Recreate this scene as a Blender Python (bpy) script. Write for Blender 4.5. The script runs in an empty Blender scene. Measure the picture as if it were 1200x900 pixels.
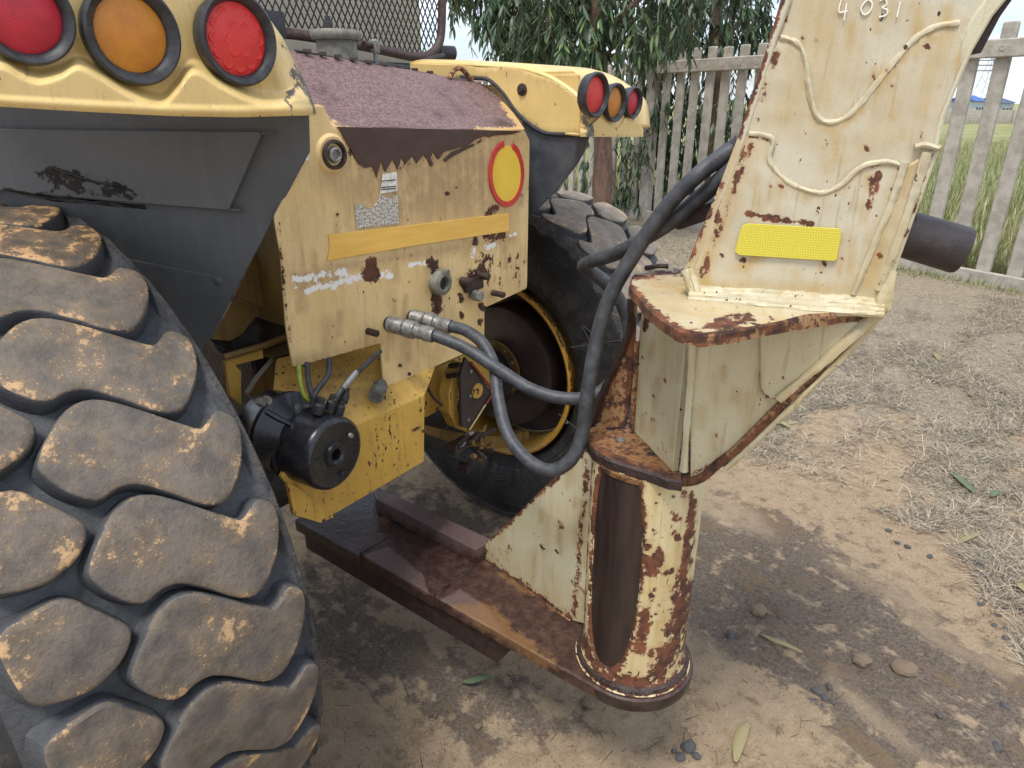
import bpy, bmesh, math, random
import numpy as np
from mathutils import Vector, Matrix, noise as mn
from mathutils.geometry import delaunay_2d_cdt
random.seed(4)
S = bpy.context.scene
COL = S.collection
# ---------------------------------------------------------------- camera, world, sun, exposure
H = 1.6; FPX = 800.0; PITCH = math.radians(22.4)
cam = bpy.data.objects.new('camera', bpy.data.cameras.new('camera')); COL.objects.link(cam)
cam.data.sensor_width = 36; cam.data.lens = 24; cam.data.clip_start = .05; cam.data.clip_end = 5000
cam.location = (0, 0, H); cam.rotation_euler = (math.radians(90) - PITCH, 0, 0)
S.camera = cam
W = bpy.data.worlds.new('World'); S.world = W; W.use_nodes = True
SUN_EL, SUN_AZ = math.radians(66), math.radians(205)    # azimuth from +Y, clockwise
nt = W.node_tree; nt.nodes.clear()
def wn(t, **k):
    n = nt.nodes.new(t)
    for a, b in k.items(): setattr(n, a, b)
    return n
wo = wn('ShaderNodeOutputWorld'); wb = wn('ShaderNodeBackground'); sky = wn('ShaderNodeTexSky', sky_type='NISHITA')
sky.sun_disc = False; sky.sun_elevation = SUN_EL; sky.sun_rotation = SUN_AZ; sky.altitude = 600; sky.dust_density = 2.0
tc = wn('ShaderNodeTexCoord'); mp = wn('ShaderNodeMapping'); mp.inputs['Scale'].default_value = (2.2, 2.2, 9)
cn = wn('ShaderNodeTexNoise'); cn.inputs['Scale'].default_value = 1.3; cn.inputs['Detail'].default_value = 7; cn.inputs['Roughness'].default_value = .58
cr = wn('ShaderNodeValToRGB'); cr.color_ramp.elements[0].position = .40; cr.color_ramp.elements[1].position = .60
cr.color_ramp.elements[0].color = (0.25,)*3 + (1,); cr.color_ramp.elements[1].color = (.97,)*3 + (1,)
mx = wn('ShaderNodeMixRGB'); mx.inputs['Color2'].default_value = (8.8, 9.5, 10.8, 1)
for a, b in ((tc.outputs['Generated'], mp.inputs[0]), (mp.outputs[0], cn.inputs['Vector']), (cn.outputs['Fac'], cr.inputs[0]),
             (cr.outputs[0], mx.inputs['Fac']), (sky.outputs[0], mx.inputs['Color1']), (mx.outputs[0], wb.inputs[0]), (wb.outputs[0], wo.inputs[0])):
    nt.links.new(a, b)
wb.inputs[1].default_value = .105
sun = bpy.data.objects.new('sun', bpy.data.lights.new('sun', 'SUN')); COL.objects.link(sun)
sun.data.energy = 2.3; sun.data.angle = math.radians(16); sun.data.color = (1, .96, .90)
_d = Vector((math.sin(SUN_AZ)*math.cos(SUN_EL), math.cos(SUN_AZ)*math.cos(SUN_EL), math.sin(SUN_EL)))
sun.rotation_euler = _d.to_track_quat('Z', 'Y').to_euler(); sun.location = (0, 0, 20)
S.view_settings.view_transform = 'Standard'; S.view_settings.look = 'None'
S.view_settings.exposure = 0.6; S.view_settings.gamma = 1.0; S.view_settings.use_curve_mapping = False

# ---------------------------------------------------------------- frames and picture measurements
CP, SP = math.cos(PITCH), math.sin(PITCH)
C = np.array([0, 0, H])
def ray(u, v):
    x = (u-600)/FPX; y = (450-v)/FPX
    return np.array([x, CP + y*SP, -SP + y*CP])
def proj(P):
    P = np.atleast_2d(P); z = P[:, 2]-H
    fw = np.maximum(P[:, 1]*CP - z*SP, .02)
    return np.c_[600 + FPX*P[:, 0]/fw, 450 - FPX*(P[:, 1]*SP + z*CP)/fw]
class Frame:
    def __init__(s, O, ang):            # ang: heading of local x in world, degrees
        a = math.radians(ang); s.a = a; s.O = np.array(O, float)
        s.M = np.array([[math.cos(a), math.sin(a), 0], [-math.sin(a), math.cos(a), 0], [0, 0, 1.0]])
    def loc(s, P): return s.M @ (np.asarray(P, float)-s.O)
    def wld(s, P): return np.asarray(P, float) @ s.M + s.O
    def at(s, u, v, p, n):              # hit of the line of sight with a local plane
        o = s.loc(C); d = s.M @ ray(u, v); p = np.array(p, float); n = np.array(n, float)
        return o + d*(((p-o) @ n)/(d @ n))
    def x(s, u, v, k): return s.at(u, v, (k, 0, 0), (1, 0, 0))
    def y(s, u, v, k): return s.at(u, v, (0, k, 0), (0, 1, 0))
    def z(s, u, v, k): return s.at(u, v, (0, 0, k), (0, 0, 1))
    def d(s, u, v, t): return s.loc(C + ray(u, v)*t)
    def scale(s, P): # metres per picture unit at local point
        w = s.wld(P); return (w[1]*CP - (w[2]-H)*SP)/FPX
TR = Frame((-.4762, 1.9354, 0), 52)     # tractor: x to its right, y forward
TL = Frame((.289, 1.274, 0), -18)       # trailer hitch: x along the trailer
WD = Frame((0, 0, 0), 0)
RW = .6445

# ---------------------------------------------------------------- materials
def lin(c): return tuple(((x/255/12.92) if x <= 10 else ((x/255+.055)/1.055)**2.4) for x in c)
class MB:
    def __init__(s, name):
        s.m = bpy.data.materials.new(name); s.m.use_nodes = True; s.t = s.m.node_tree; s.b = s.t.nodes['Principled BSDF']
    def n(s, t, **k):
        x = s.t.nodes.new(t)
        for a, b in k.items(): setattr(x, a, b)
        return x
    def l(s, a, b): s.t.links.new(a, b)
    def coord(s, kind='Object', rnd=False):
        c = s.n('ShaderNodeTexCoord').outputs[kind]
        if rnd:
            oi = s.n('ShaderNodeObjectInfo'); m = s.n('ShaderNodeVectorMath', operation='MULTIPLY_ADD')
            v = s.n('ShaderNodeCombineXYZ'); k = s.n('ShaderNodeMath', operation='MULTIPLY'); k.inputs[1].default_value = 37
            s.l(oi.outputs['Random'], k.inputs[0]); s.l(k.outputs[0], v.inputs[0]); s.l(k.outputs[0], v.inputs[1])
            m.inputs[1].default_value = (1, 1, 1); s.l(c, m.inputs[0]); s.l(v.outputs[0], m.inputs[2]); c = m.outputs[0]
        return c
    def noise(s, co, scale, detail=4, rough=.55, st=(1, 1, 1), dist=0):
        if st != (1, 1, 1):
            mp = s.n('ShaderNodeMapping'); mp.inputs['Scale'].default_value = st; s.l(co, mp.inputs[0]); co = mp.outputs[0]
        n = s.n('ShaderNodeTexNoise'); n.inputs['Scale'].default_value = scale; n.inputs['Detail'].default_value = detail
        n.inputs['Roughness'].default_value = rough; n.inputs['Distortion'].default_value = dist
        s.l(co, n.inputs['Vector']); return n.outputs['Fac']
    def mth(s, op, a, b=0, c=None, clamp=False):
        m = s.n('ShaderNodeMath', operation=op); m.use_clamp = clamp
        for i, x in enumerate((a, b) if c is None else (a, b, c)):
            if hasattr(x, 'links'): s.l(x, m.inputs[i])
            else: m.inputs[i].default_value = x
        return m.outputs[0]
    def ss(s, x, a, b, lo=0, hi=1):
        m = s.n('ShaderNodeMapRange', interpolation_type='SMOOTHSTEP'); s.l(x, m.inputs[0])
        for i, v in enumerate((a, b, lo, hi)): m.inputs[i+1].default_value = v
        return m.outputs[0]
    def mix(s, f, a, b):
        m = s.n('ShaderNodeMixRGB')
        for i, x in enumerate((f, a, b)):
            if hasattr(x, 'links'): s.l(x, m.inputs[i])
            elif i == 0: m.inputs[0].default_value = x
            else: m.inputs[i].default_value = (*x, 1)
        return m.outputs[0]
    def bump(s, h, strength, dist, prev=None):
        b = s.n('ShaderNodeBump'); b.inputs['Strength'].default_value = strength; b.inputs['Distance'].default_value = dist
        s.l(h, b.inputs['Height'])
        if prev: s.l(prev, b.inputs['Normal'])
        return b.outputs[0]
    def fin(s, col=None, rough=None, nrm=None, metal=None, spec=None):
        for v, k in ((col, 'Base Color'), (rough, 'Roughness'), (metal, 'Metallic'), (spec, 'Specular IOR Level')):
            if v is None: continue
            if hasattr(v, 'links'): s.l(v, s.b.inputs[k])
            else: s.b.inputs[k].default_value = (*v, 1) if isinstance(v, tuple) else v
        if nrm: s.l(nrm, s.b.inputs['Normal'])
        return s.m
def wear_attr(m):
    a = m.n('ShaderNodeAttribute', attribute_name='wear'); sp = m.n('ShaderNodeSeparateColor'); m.l(a.outputs['Color'], sp.inputs[0])
    return sp.outputs[0], sp.outputs[1], sp.outputs[2]
def paint(name, c1, c2, stain, rustA=(.10, .035, .015), rustB=(.035, .016, .012), speck=.0, base=0.0, rough=.45, streak=.5, bumpy=.3, pale=(.75, .74, .70), halo_amt=.7):
    m = MB(name); co = m.coord(); R, G, B = wear_attr(m)
    big = m.noise(co, 5, 6); fine = m.noise(co, 95, 8, .7); st = m.noise(co, 9, 6, .65, (6, 6, .7)); mid = m.noise(co, 34, 7, .68); vf = m.noise(co, 420, 3, .7); sc = m.noise(co, 14, 4, .6, (9, 9, .5))
    col = m.mix(m.ss(big, .35, .68), c1, c2)
    col = m.mix(m.mth('MULTIPLY', m.ss(st, .48, .75), streak), col, stain)
    col = m.mix(m.mth('MULTIPLY', m.ss(m.noise(co, 150, 3), .55, .8), .35), col, stain)
    col = m.mix(m.mth('MULTIPLY', m.ss(vf, .5, .75), .22), col, tuple(x*.45 for x in c1))
    col = m.mix(m.mth('MULTIPLY', m.ss(sc, .60, .68), .38), col, tuple(.5*(a+b) for a, b in zip(stain, rustA)))
    col = m.mix(m.mth('MULTIPLY', m.ss(m.mth('ADD', m.mth('MULTIPLY', big, .5), m.mth('MULTIPLY', mid, .5)), .50, .64), .40), col, tuple(.6*a+.4*b for a, b in zip(c1, stain)))
    g = m.mth('MULTIPLY', G, m.ss(m.mth('ADD', m.mth('MULTIPLY', st, .5), m.mth('MULTIPLY', mid, .5)), .30, .60, .35, 1.1), clamp=True)
    col = m.mix(g, col, stain)
    # pale patches where a sticker or top coat is left
    pv = m.mth('MULTIPLY', B, m.mth('ADD', 1.0, m.mth('MULTIPLY', m.mth('SUBTRACT', m.mth('ADD', m.mth('MULTIPLY', fine, .5), m.mth('MULTIPLY', mid, .5)), .5), 5))); pm = m.ss(pv, .46, .54)
    col = m.mix(pm, col, pale)
    rv = m.mth('ADD', m.mth('ADD', R, base), m.mth('MULTIPLY', m.mth('SUBTRACT', m.mth('ADD', m.mth('MULTIPLY', fine, .45), m.mth('MULTIPLY', mid, .55)), .5), m.mth('ADD', 1.3, m.mth('MULTIPLY', m.mth('MINIMUM', R, .6), 4.5))))
    rm = m.ss(rv, .47, .54)
    halo = m.ss(rv, .30, .5)
    col = m.mix(m.mth('MULTIPLY', halo, halo_amt), col, tuple(.35*a+.65*b for a, b in zip(c1, (.28, .11, .03))))  # orange rust halo around the rusted patches
    rc = m.mix(m.ss(m.noise(co, 33, 6, .7), .38, .62), rustB, rustA)
    rc = m.mix(m.mth('MULTIPLY', m.ss(m.noise(co, 14, 4), .55, .7), .6), rc, tuple(x*(1.6 if halo_amt else 1) for x in rustA))
    col = m.mix(rm, col, rc)
    if speck > 0:
        sn = m.noise(co, 95, 3, .5, (1, 1, .55)); s2 = m.noise(co, 260, 2, .5); lf = m.noise(co, 9, 4)
        dotz = m.ss(m.mth('ADD', m.mth('ADD', m.mth('MULTIPLY', sn, .8), m.mth('MULTIPLY', s2, .2)), m.mth('MULTIPLY', m.mth('SUBTRACT', lf, .5), .30)), .70-speck*.05, .725-speck*.05)
        col = m.mix(dotz, col, rustB); rm = m.mth('MAXIMUM', rm, dotz)
    h = m.mth('SUBTRACT', 1.0, rm)
    n = m.bump(h, .9, .0016); n = m.bump(m.mth('MULTIPLY', fine, rm), .6, .002, n)
    n = m.bump(big, bumpy, .01, n); n = m.bump(mid, bumpy*.6, .0025, n); n = m.bump(vf, .25, .0006, n)
    ro = m.mth('ADD', m.mth('MULTIPLY', rm, .35), m.mth('ADD', rough-.08, m.mth('MULTIPLY', mid, .2)))
    return m.fin(col, ro, n)
def simple(name, c1, c2=None, rough=.6, scale=30, bump=.3, metal=0, bd=.002, dirt=None, dl=.55, rnd=False, spec=None, st=(1, 1, 1)):
    m = MB(name); co = m.coord(rnd=rnd); n1 = m.noise(co, scale, 6, .6, st); c2 = c2 or tuple(x*.6 for x in c1)
    col = m.mix(m.ss(n1, .35, .65), c1, c2); n2 = m.noise(co, scale*4, 5, .65)
    if dirt:
        col = m.mix(m.ss(m.mth('ADD', m.mth('MULTIPLY', m.noise(co, scale*.35, 6, .65), .75), m.mth('MULTIPLY', n2, .25)), dl, dl+.12), col, dirt)
    n = m.bump(n1, bump, bd*2); n = m.bump(n2, bump, bd, n)
    return m.fin(col, m.mth('ADD', rough-.1, m.mth('MULTIPLY', n2, .2)), n, metal, spec)
M = {}
M['panel'] = paint('yellow_panel_paint', (.72, .54, .27), (.66, .47, .20), (.38, .25, .12), speck=.35, streak=.45, rough=.42, bumpy=.12)
M['fender'] = paint('yellow_fender_paint', (.74, .54, .22), (.68, .48, .17), (.42, .28, .12), speck=.12, streak=.18, rough=.38, bumpy=.1,
                    rustA=(.16, .15, .12), rustB=(.07, .065, .055))
M['chassis'] = paint('yellow_chassis_paint', (.60, .37, .075), (.52, .31, .055), (.24, .14, .04), speck=1.7, streak=.4, rough=.42, bumpy=.15)
M['ochre'] = paint('shaded_greasy_yellow_paint', (.22, .13, .03), (.14, .08, .022), (.05, .03, .012), streak=.9, speck=.4, rough=.5, base=.08, rustA=(.03, .018, .01), rustB=(.012, .009, .007))  # grease, plus shade behind the panel darkened into the yellow
M['cream'] = paint('cream_trailer_paint', (.52, .48, .36), (.48, .41, .265), (.43, .29, .10), rustA=(.17, .055, .02), rustB=(.045, .018, .012), base=.03, speck=.5, streak=.35, rough=.4, bumpy=.35)
M['creamweb'] = paint('pale_cream_paint', (.56, .52, .37), (.53, .47, .29), (.38, .27, .11), rustA=(.17, .055, .02), rustB=(.045, .018, .012), speck=.22, streak=.25, rough=.42, bumpy=.3)
M['column'] = paint('chipped_cream_paint', (.62, .55, .34), (.60, .50, .24), (.42, .28, .11), rustA=(.15, .05, .022), rustB=(.05, .02, .013), speck=1.3, streak=.4, base=.13, rough=.45, bumpy=.3)
M['rustpaint'] = paint('rust_edge', (.34, .23, .115), (.24, .135, .06), (.13, .06, .025), rustA=(.17, .065, .025), rustB=(.04, .018, .013), base=.50, rough=.55, bumpy=.5)
M['weld'] = paint('painted_weld', (.50, .45, .31), (.47, .39, .22), (.42, .27, .09), rustA=(.15, .05, .02), rustB=(.06, .025, .015), base=.09, speck=.4, rough=.45, bumpy=.6)
def hoodmat():
    m = MB('rusted_hood_steel'); co = m.coord()
    v = m.n('ShaderNodeTexVoronoi', feature='DISTANCE_TO_EDGE'); v.inputs['Scale'].default_value = 130; m.l(co, v.inputs['Vector'])
    f = m.noise(co, 150, 4, .7, (1, 1, 1), 1.0); b = m.noise(co, 12, 5); md = m.noise(co, 70, 5, .7)
    c = m.mix(m.ss(f, .40, .62), (.095, .045, .040), (.24, .155, .14))
    c = m.mix(m.ss(b, .5, .75), c, (.06, .028, .026))
    R, G, B = wear_attr(m)
    rv = m.mth('ADD', R, m.mth('MULTIPLY', m.mth('SUBTRACT', md, .5), .9)); k = m.ss(rv, .45, .55)
    c = m.mix(k, c, (.50, .33, .14))
    n = m.bump(f, .55, .0025); n = m.bump(md, .4, .003, n)
    return m.fin(c, .58, n)
M['hood'] = hoodmat()
M['hoodface'] = simple('dark_rust_face', (.045, .018, .014), (.06, .026, .020), .38, 22, .15)
M['darkplate'] = paint('dark_grey_wing_steel', (.082, .087, .092), (.060, .064, .068), (.12, .117, .11), rustA=(.014, .012, .010), rustB=(.022, .017, .013), streak=.35, rough=.5, bumpy=.12, halo_amt=0)
M['darkblue'] = simple('dark_blue_grey_wing_steel', (.045, .050, .060), (.075, .08, .09), .5, 16, .18, dirt=(.16, .14, .11), dl=.6)
M['grease'] = simple('black_grease', (.012, .011, .010), (.022, .018, .014), .45, 20, .6, bd=.006)
def rubber(name, base, worn, dust, dl, side=False):
    m = MB(name); co = m.coord(rnd=not side); a = m.noise(co, 18, 6, .65); f = m.noise(co, 110, 6, .7); g = m.noise(co, 45, 6, .7)
    c = m.mix(m.ss(a, .35, .65), base, worn)
    R_a = wear_attr(m)[0]; k = m.mth('ADD', m.mth('ADD', m.mth('MULTIPLY', m.noise(co, 11, 5, .6), .5), m.mth('ADD', m.mth('MULTIPLY', g, .28), m.mth('MULTIPLY', f, .22))), m.mth('MULTIPLY', R_a, .055))
    c = m.mix(m.mth('MULTIPLY', m.ss(k, dl-.10, dl+.05), .45), c, tuple(x*.6 for x in dust))
    c = m.mix(m.ss(k, dl, dl+.035), c, dust)
    v = m.n('ShaderNodeTexVoronoi'); v.inputs['Scale'].default_value = 160; m.l(co, v.inputs['Vector'])
    c = m.mix(m.mth('MULTIPLY', m.ss(v.outputs['Distance'], .10, .22, 1, 0), m.ss(k, dl-.07, dl)), c, tuple(x*1.1 for x in dust)); c = m.mix(m.mth('MULTIPLY', m.ss(f, .5, .7), .35), c, tuple(x*.55 for x in base))
    n = m.bump(a, .3, .008); n = m.bump(k, .6, .006, n); n = m.bump(f, .6, .003, n)
    return m.fin(c, m.ss(f, .3, .7, .55, .8), n)
M['lug'] = rubber('worn_lug_rubber', (.088, .076, .064), (.155, .128, .100), (.50, .32, .16), .565)
M['luglow'] = rubber('tread_base_rubber', (.047, .049, .053), (.072, .074, .079), (.16, .12, .08), .66)
M['lugtan'] = rubber('dusty_tan_lug_rubber', (.17, .14, .105), (.28, .235, .18), (.46, .34, .21), .56)
M['lugtop'] = rubber('muddy_lug_rubber', (.04, .035, .03), (.085, .065, .048), (.48, .29, .13), .53)
def sidewall():
    m = MB('sidewall_rubber'); co = m.coord(); a = m.noise(co, 9, 6, .65); f = m.noise(co, 80, 5, .7)
    sx = m.n('ShaderNodeSeparateXYZ'); m.l(co, sx.inputs[0])
    rr = m.mth('SQRT', m.mth('ADD', m.mth('MULTIPLY', sx.outputs[1], sx.outputs[1]), m.mth('MULTIPLY', sx.outputs[2], sx.outputs[2])))
    w = m.mth('SINE', m.mth('MULTIPLY', rr, 900))
    ring = m.mth('MULTIPLY', m.mth('MAXIMUM', m.ss(rr, .37, .372), 0), m.ss(rr, .40, .405, 1, 0))
    c = m.mix(m.ss(a, .35, .7), (.012, .012, .013), (.030, .030, .032))
    c = m.mix(m.mth('MULTIPLY', m.ss(f, .5, .75), m.ss(a, .4, .7)), c, (.10, .085, .07))
    n = m.bump(m.mth('MULTIPLY', w, ring), .5, .002); n = m.bump(f, .3, .0015, n); n = m.bump(a, .25, .006, n)
    return m.fin(c, .5, n)
M['side'] = sidewall()
M['torn'] = simple('torn_shoulder_rubber', (.045, .046, .05), (.09, .082, .072), .7, 30, .9, bd=.006, dirt=(.17, .13, .09), dl=.62, st=(1, 1, 1))
M['hose'] = simple('ribbed_hose_rubber', (.032, .034, .039), (.062, .065, .071), .5, 45, .5, bd=.0012, dirt=(.22, .20, .17), dl=.63)
M['hosedark'] = simple('black_hose_rubber', (.018, .018, .02), (.04, .04, .043), .42, 45, .3, bd=.001, dirt=(.19, .16, .12), dl=.64)
M['blackpaint'] = simple('black_brake_paint', (.010, .011, .014), (.020, .021, .025), .28, 30, .04, bd=.001, dirt=(.13, .12, .11), dl=.66)
M['blackrubber'] = simple('lamp_ring_rubber', (.018, .019, .022), (.04, .042, .046), .45, 60, .3, bd=.001)
M['zinc'] = simple('dull_zinc_fitting', (.30, .30, .29), (.16, .15, .13), .45, 60, .4, .5, bd=.001, dirt=(.13, .08, .04), dl=.6)
M['olive'] = simple('olive_grey_casting', (.21, .20, .16), (.13, .125, .10), .6, 50, .12, bd=.002, dirt=(.06, .05, .035), dl=.6)
M['rust'] = simple('dark_rusty_steel', (.045, .024, .018), (.022, .014, .012), .45, 40, .6, bd=.003, dirt=(.16, .10, .07), dl=.62)
M['rustpipe'] = simple('rusty_tube', (.085, .050, .045), (.045, .026, .024), .5, 60, .5, bd=.002, dirt=(.16, .11, .09), dl=.6)
M['stub'] = simple('brown_black_steel', (.045, .036, .036), (.030, .022, .022), .5, 40, .4, bd=.002, dirt=(.09, .06, .05), dl=.62)
M['drum'] = simple('brown_brake_drum', (.055, .040, .036), (.035, .026, .024), .45, 9, .2, dirt=(.10, .07, .055), dl=.6)
M['rimyellow'] = paint('yellow_rim_paint', (.58, .33, .045), (.50, .27, .04), (.20, .10, .03), speck=.3, streak=.5, base=.03, rough=.4)
def deck():
    m = MB('rusty_drawbar_plate'); co = m.coord(); a = m.noise(co, 9, 6, .65); f = m.noise(co, 120, 6, .7); g = m.noise(co, 38, 6, .7)
    c = m.mix(m.ss(g, .35, .65), (.034, .017, .014), (.078, .042, .033))
    R, G, B = wear_attr(m)
    lt = m.ss(m.mth('ADD', B, m.mth('MULTIPLY', m.mth('SUBTRACT', a, .5), .8)), .42, .62)
    c = m.mix(m.mth('MULTIPLY', lt, .6), c, (.17, .12, .11))  # paler tone of the painted light patches
    og = m.ss(m.mth('ADD', R, m.mth('MULTIPLY', m.mth('SUBTRACT', m.mth('ADD', m.mth('MULTIPLY', a, .5), m.mth('MULTIPLY', g, .5)), .5), 1.3)), .40, .62)
    c = m.mix(m.mth('MULTIPLY', og, .6), c, (.23, .12, .045))
    n = m.bump(g, .4, .004); n = m.bump(f, .5, .002, n)
    return m.fin(c, m.ss(f, .3, .7, .22, .48), n)
M['deck'] = deck()
M['polished'] = simple('worn_steel_edge', (.07, .055, .045), (.035, .025, .02), .3, 30, .3, .5, bd=.001, dirt=(.16, .08, .03), dl=.60)
M['slot'] = simple('brown_greased_steel', (.022, .014, .012), (.038, .024, .020), .32, 12, .15, bd=.001, st=(5, 5, .6))
M['yellowtape'] = simple('faded_reflective_tape', (.78, .48, .11), (.72, .42, .08), .4, 9, .05, st=(1, 1, 9))
M['ylw'] = simple('yellow_disc_print', (.80, .55, .055), (.72, .46, .04), .4, 8, .05)
M['red'] = simple('red_ring_print', (.55, .035, .03), (.45, .03, .025), .4, 20, .05)
M['white'] = simple('white_sticker', (.78, .77, .73), (.55, .52, .45), .5, 90, .1, dirt=(.34, .25, .13), dl=.6)
M['ink'] = simple('black_print', (.03, .03, .03), None, .5, 30, .05)
M['chalk'] = simple('white_chalk', (.85, .84, .78), (.75, .72, .62), .9, 80, .2)
M['hosetext'] = simple('white_hose_print', (.50, .50, .50), (.3, .3, .3), .6, 300, .1)
def sticker():
    m = MB('perished_label'); co = m.coord(); f = m.noise(co, 210, 4, .8)
    c = m.mix(m.ss(f, .46, .54), (.60, .59, .55), (.22, .17, .10)); return m.fin(c, .6, m.bump(f, .3, .001))
M['sticker'] = sticker()
def reflector():
    m = MB('yellow_prismatic_reflector'); co = m.coord('UV')
    v = m.n('ShaderNodeTexVoronoi', feature='DISTANCE_TO_EDGE'); v.inputs['Scale'].default_value = 26; v.inputs['Randomness'].default_value = .25; m.l(co, v.inputs['Vector'])
    c = m.mix(m.ss(v.outputs['Distance'], .04, .14), (.70, .62, .16), (.55, .47, .015))
    return m.fin(c, .25, m.bump(v.outputs['Distance'], .4, .001))
M['reflector'] = reflector()
def lens(name, c1, c2):
    m = MB(name); co = m.coord('UV')
    sx = m.n('ShaderNodeSeparateXYZ'); m.l(co, sx.inputs[0])
    a = m.mth('SINE', m.mth('MULTIPLY', sx.outputs[0], 210)); b = m.mth('SINE', m.mth('MULTIPLY', sx.outputs[1], 210)); g = m.mth('MULTIPLY', a, b)
    d = m.noise(co, 4, 4)
    c = m.mix(m.ss(d, .35, .65), c1, c2); c = m.mix(m.mth('MULTIPLY', m.ss(g, 0, 1), .35), c, tuple(min(1, x*1.5+.02) for x in c1))
    m.b.inputs['Coat Weight'].default_value = .25
    m.b.inputs['Coat Roughness'].default_value = .25
    return m.fin(c, .4, m.bump(g, .35, .0015))
M['lensred'] = lens('dark_red_lens', (.52, .010, .030), (.40, .008, .022))
M['lensbright'] = lens('bright_red_lens', (.70, .030, .025), (.62, .022, .020))
M['lensamber'] = lens('amber_lens', (.58, .22, .012), (.50, .17, .010))
M['concrete'] = simple('precast_concrete', (.42, .385, .325), (.30, .275, .225), .85, 9, .5, bd=.004, dirt=(.10, .09, .075), dl=.63, rnd=True)
M['bark'] = simple('peeling_bark', (.17, .10, .065), (.09, .055, .04), .85, 14, .9, bd=.01, dirt=(.28, .22, .17), dl=.58, st=(1, 1, .3))
M['mesh'] = simple('black_mesh_wire', (.018, .016, .016), None, .5, 60, .2)
M['backsheet'] = simple('cream_cab_back', (.50, .46, .36), (.42, .38, .28), .55, 4, .1)
M['cabdark'] = simple('dark_cab_frame', (.03, .03, .032), None, .5, 20, .1)
def leafmat(name, c1, c2, rnd=True):
    m = MB(name); oi = m.n('ShaderNodeObjectInfo') ; g = m.n('ShaderNodeNewGeometry')
    f = m.mth('FRACT', m.mth('ADD', oi.outputs['Random'], g.outputs['Random Per Island']))
    c = m.mix(f, c1, c2); m.b.inputs['Subsurface Weight'].default_value = 0
    m.fin(c, .42)
    tl = m.n('ShaderNodeBsdfTranslucent'); m.l(c, tl.inputs[0]); ad = m.n('ShaderNodeMixShader'); ad.inputs[0].default_value = .25
    m.l(m.b.outputs[0], ad.inputs[1]); m.l(tl.outputs[0], ad.inputs[2]); m.l(ad.outputs[0], m.t.nodes['Material Output'].inputs[0])
    return m.m
M['leaf'] = leafmat('tree_leaf', (.034, .066, .036), (.105, .165, .078))
M['leafpale'] = leafmat('pale_tree_leaf', (.14, .24, .08), (.28, .38, .12))
M['straw'] = leafmat('dry_straw', (.66, .57, .42), (.12, .09, .06))
M['grass'] = leafmat('field_grass', (.19, .23, .075), (.40, .37, .19))
M['litter'] = leafmat('fallen_leaf', (.40, .34, .17), (.30, .25, .13))
M['greenlitter'] = leafmat('fresh_fallen_leaf', (.16, .22, .12), (.13, .18, .10))
M['stone'] = simple('dark_pebble', (.10, .09, .085), (.06, .058, .06), .7, 40, .4, rnd=True)
M['clod'] = simple('sandy_clod', (.30, .22, .14), (.18, .13, .09), .9, 40, .6, rnd=True)

# ---------------------------------------------------------------- mesh helpers
def mk(name, V, F, mat, parent=None, loc=None, ang=38, uv=None, smooth=True):
    me = bpy.data.meshes.new(name); me.from_pydata([tuple(map(float, p)) for p in V], [], F); me.update()
    if mat: me.materials.append(mat)
    if smooth:
        me.polygons.foreach_set('use_smooth', [True]*len(me.polygons)); me.set_sharp_from_angle(angle=math.radians(ang))
    o = bpy.data.objects.new(name, me); COL.objects.link(o)
    if parent: o.parent = parent
    if loc is not None: o.location = loc
    return o
def fixn(o):
    bm = bmesh.new(); bm.from_mesh(o.data); bmesh.ops.recalc_face_normals(bm, faces=bm.faces); bm.to_mesh(o.data); bm.free()
    o.data.polygons.foreach_set('use_smooth', [True]*len(o.data.polygons)); o.data.set_sharp_from_angle(angle=math.radians(38)); return o
def tag(o, label=None, cat=None, group=None, kind=None):
    for k, v in (('label', label), ('category', cat), ('group', group), ('kind', kind)):
        if v: o[k] = v
    return o
def root(name, fr, label, cat, group=None, loc=None, rz=None):
    o = bpy.data.objects.new(name, None); COL.objects.link(o); o.empty_display_size = .1
    o.location = loc if loc is not None else fr.O; o.rotation_euler = (0, 0, rz if rz is not None else fr.a)
    return tag(o, label, cat, group)
def segdist(P, pts):
    d = np.full(len(P), 1e9)
    pts = np.array(pts, float)
    if len(pts) == 1: return np.hypot(*(P-pts[0]).T)
    for a, b in zip(pts[:-1], pts[1:]):
        ab = b-a; t = np.clip(((P-a) @ ab)/max(ab @ ab, 1e-9), 0, 1); q = a + t[:, None]*ab
        d = np.minimum(d, np.hypot(*(P-q).T))
    return d
def inpoly(P, poly):
    poly = np.array(poly, float); r = np.zeros(len(P), bool); j = len(poly)-1
    for i in range(len(poly)):
        a, b = poly[i], poly[j]
        k = ((a[1] > P[:, 1]) != (b[1] > P[:, 1]))
        with np.errstate(divide='ignore', invalid='ignore'): xx = (b[0]-a[0])*(P[:, 1]-a[1])/(b[1]-a[1])+a[0]
        r ^= k & (P[:, 0] < xx); j = i
    return r
def wear(o, fr, W, local_off=(0, 0, 0)):
    """wear marks painted on this surface: (channel, 'line'|'fill', points, reach, strength)"""
    me = o.data; n = len(me.vertices); co = np.empty(n*3); me.vertices.foreach_get('co', co); co = co.reshape(-1, 3)+np.array(local_off)
    P = proj(fr.wld(co)); c = np.zeros((n, 4)); c[:, 3] = 1
    for ch, kind, pts, w, s in W:
        k = 'RGB'.index(ch)
        if kind == 'line': v = s*np.clip(1-segdist(P, pts)/w, 0, 1)
        else:
            d = segdist(P, list(pts)+[pts[0]]); d = np.where(inpoly(P, pts), d, -d); v = s*np.clip(d/w+.5, 0, 1)
        c[:, k] = np.maximum(c[:, k], v)
    a = me.color_attributes.new('wear', 'FLOAT_COLOR', 'POINT'); a.data.foreach_set('color', c.ravel())
    return o
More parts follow.
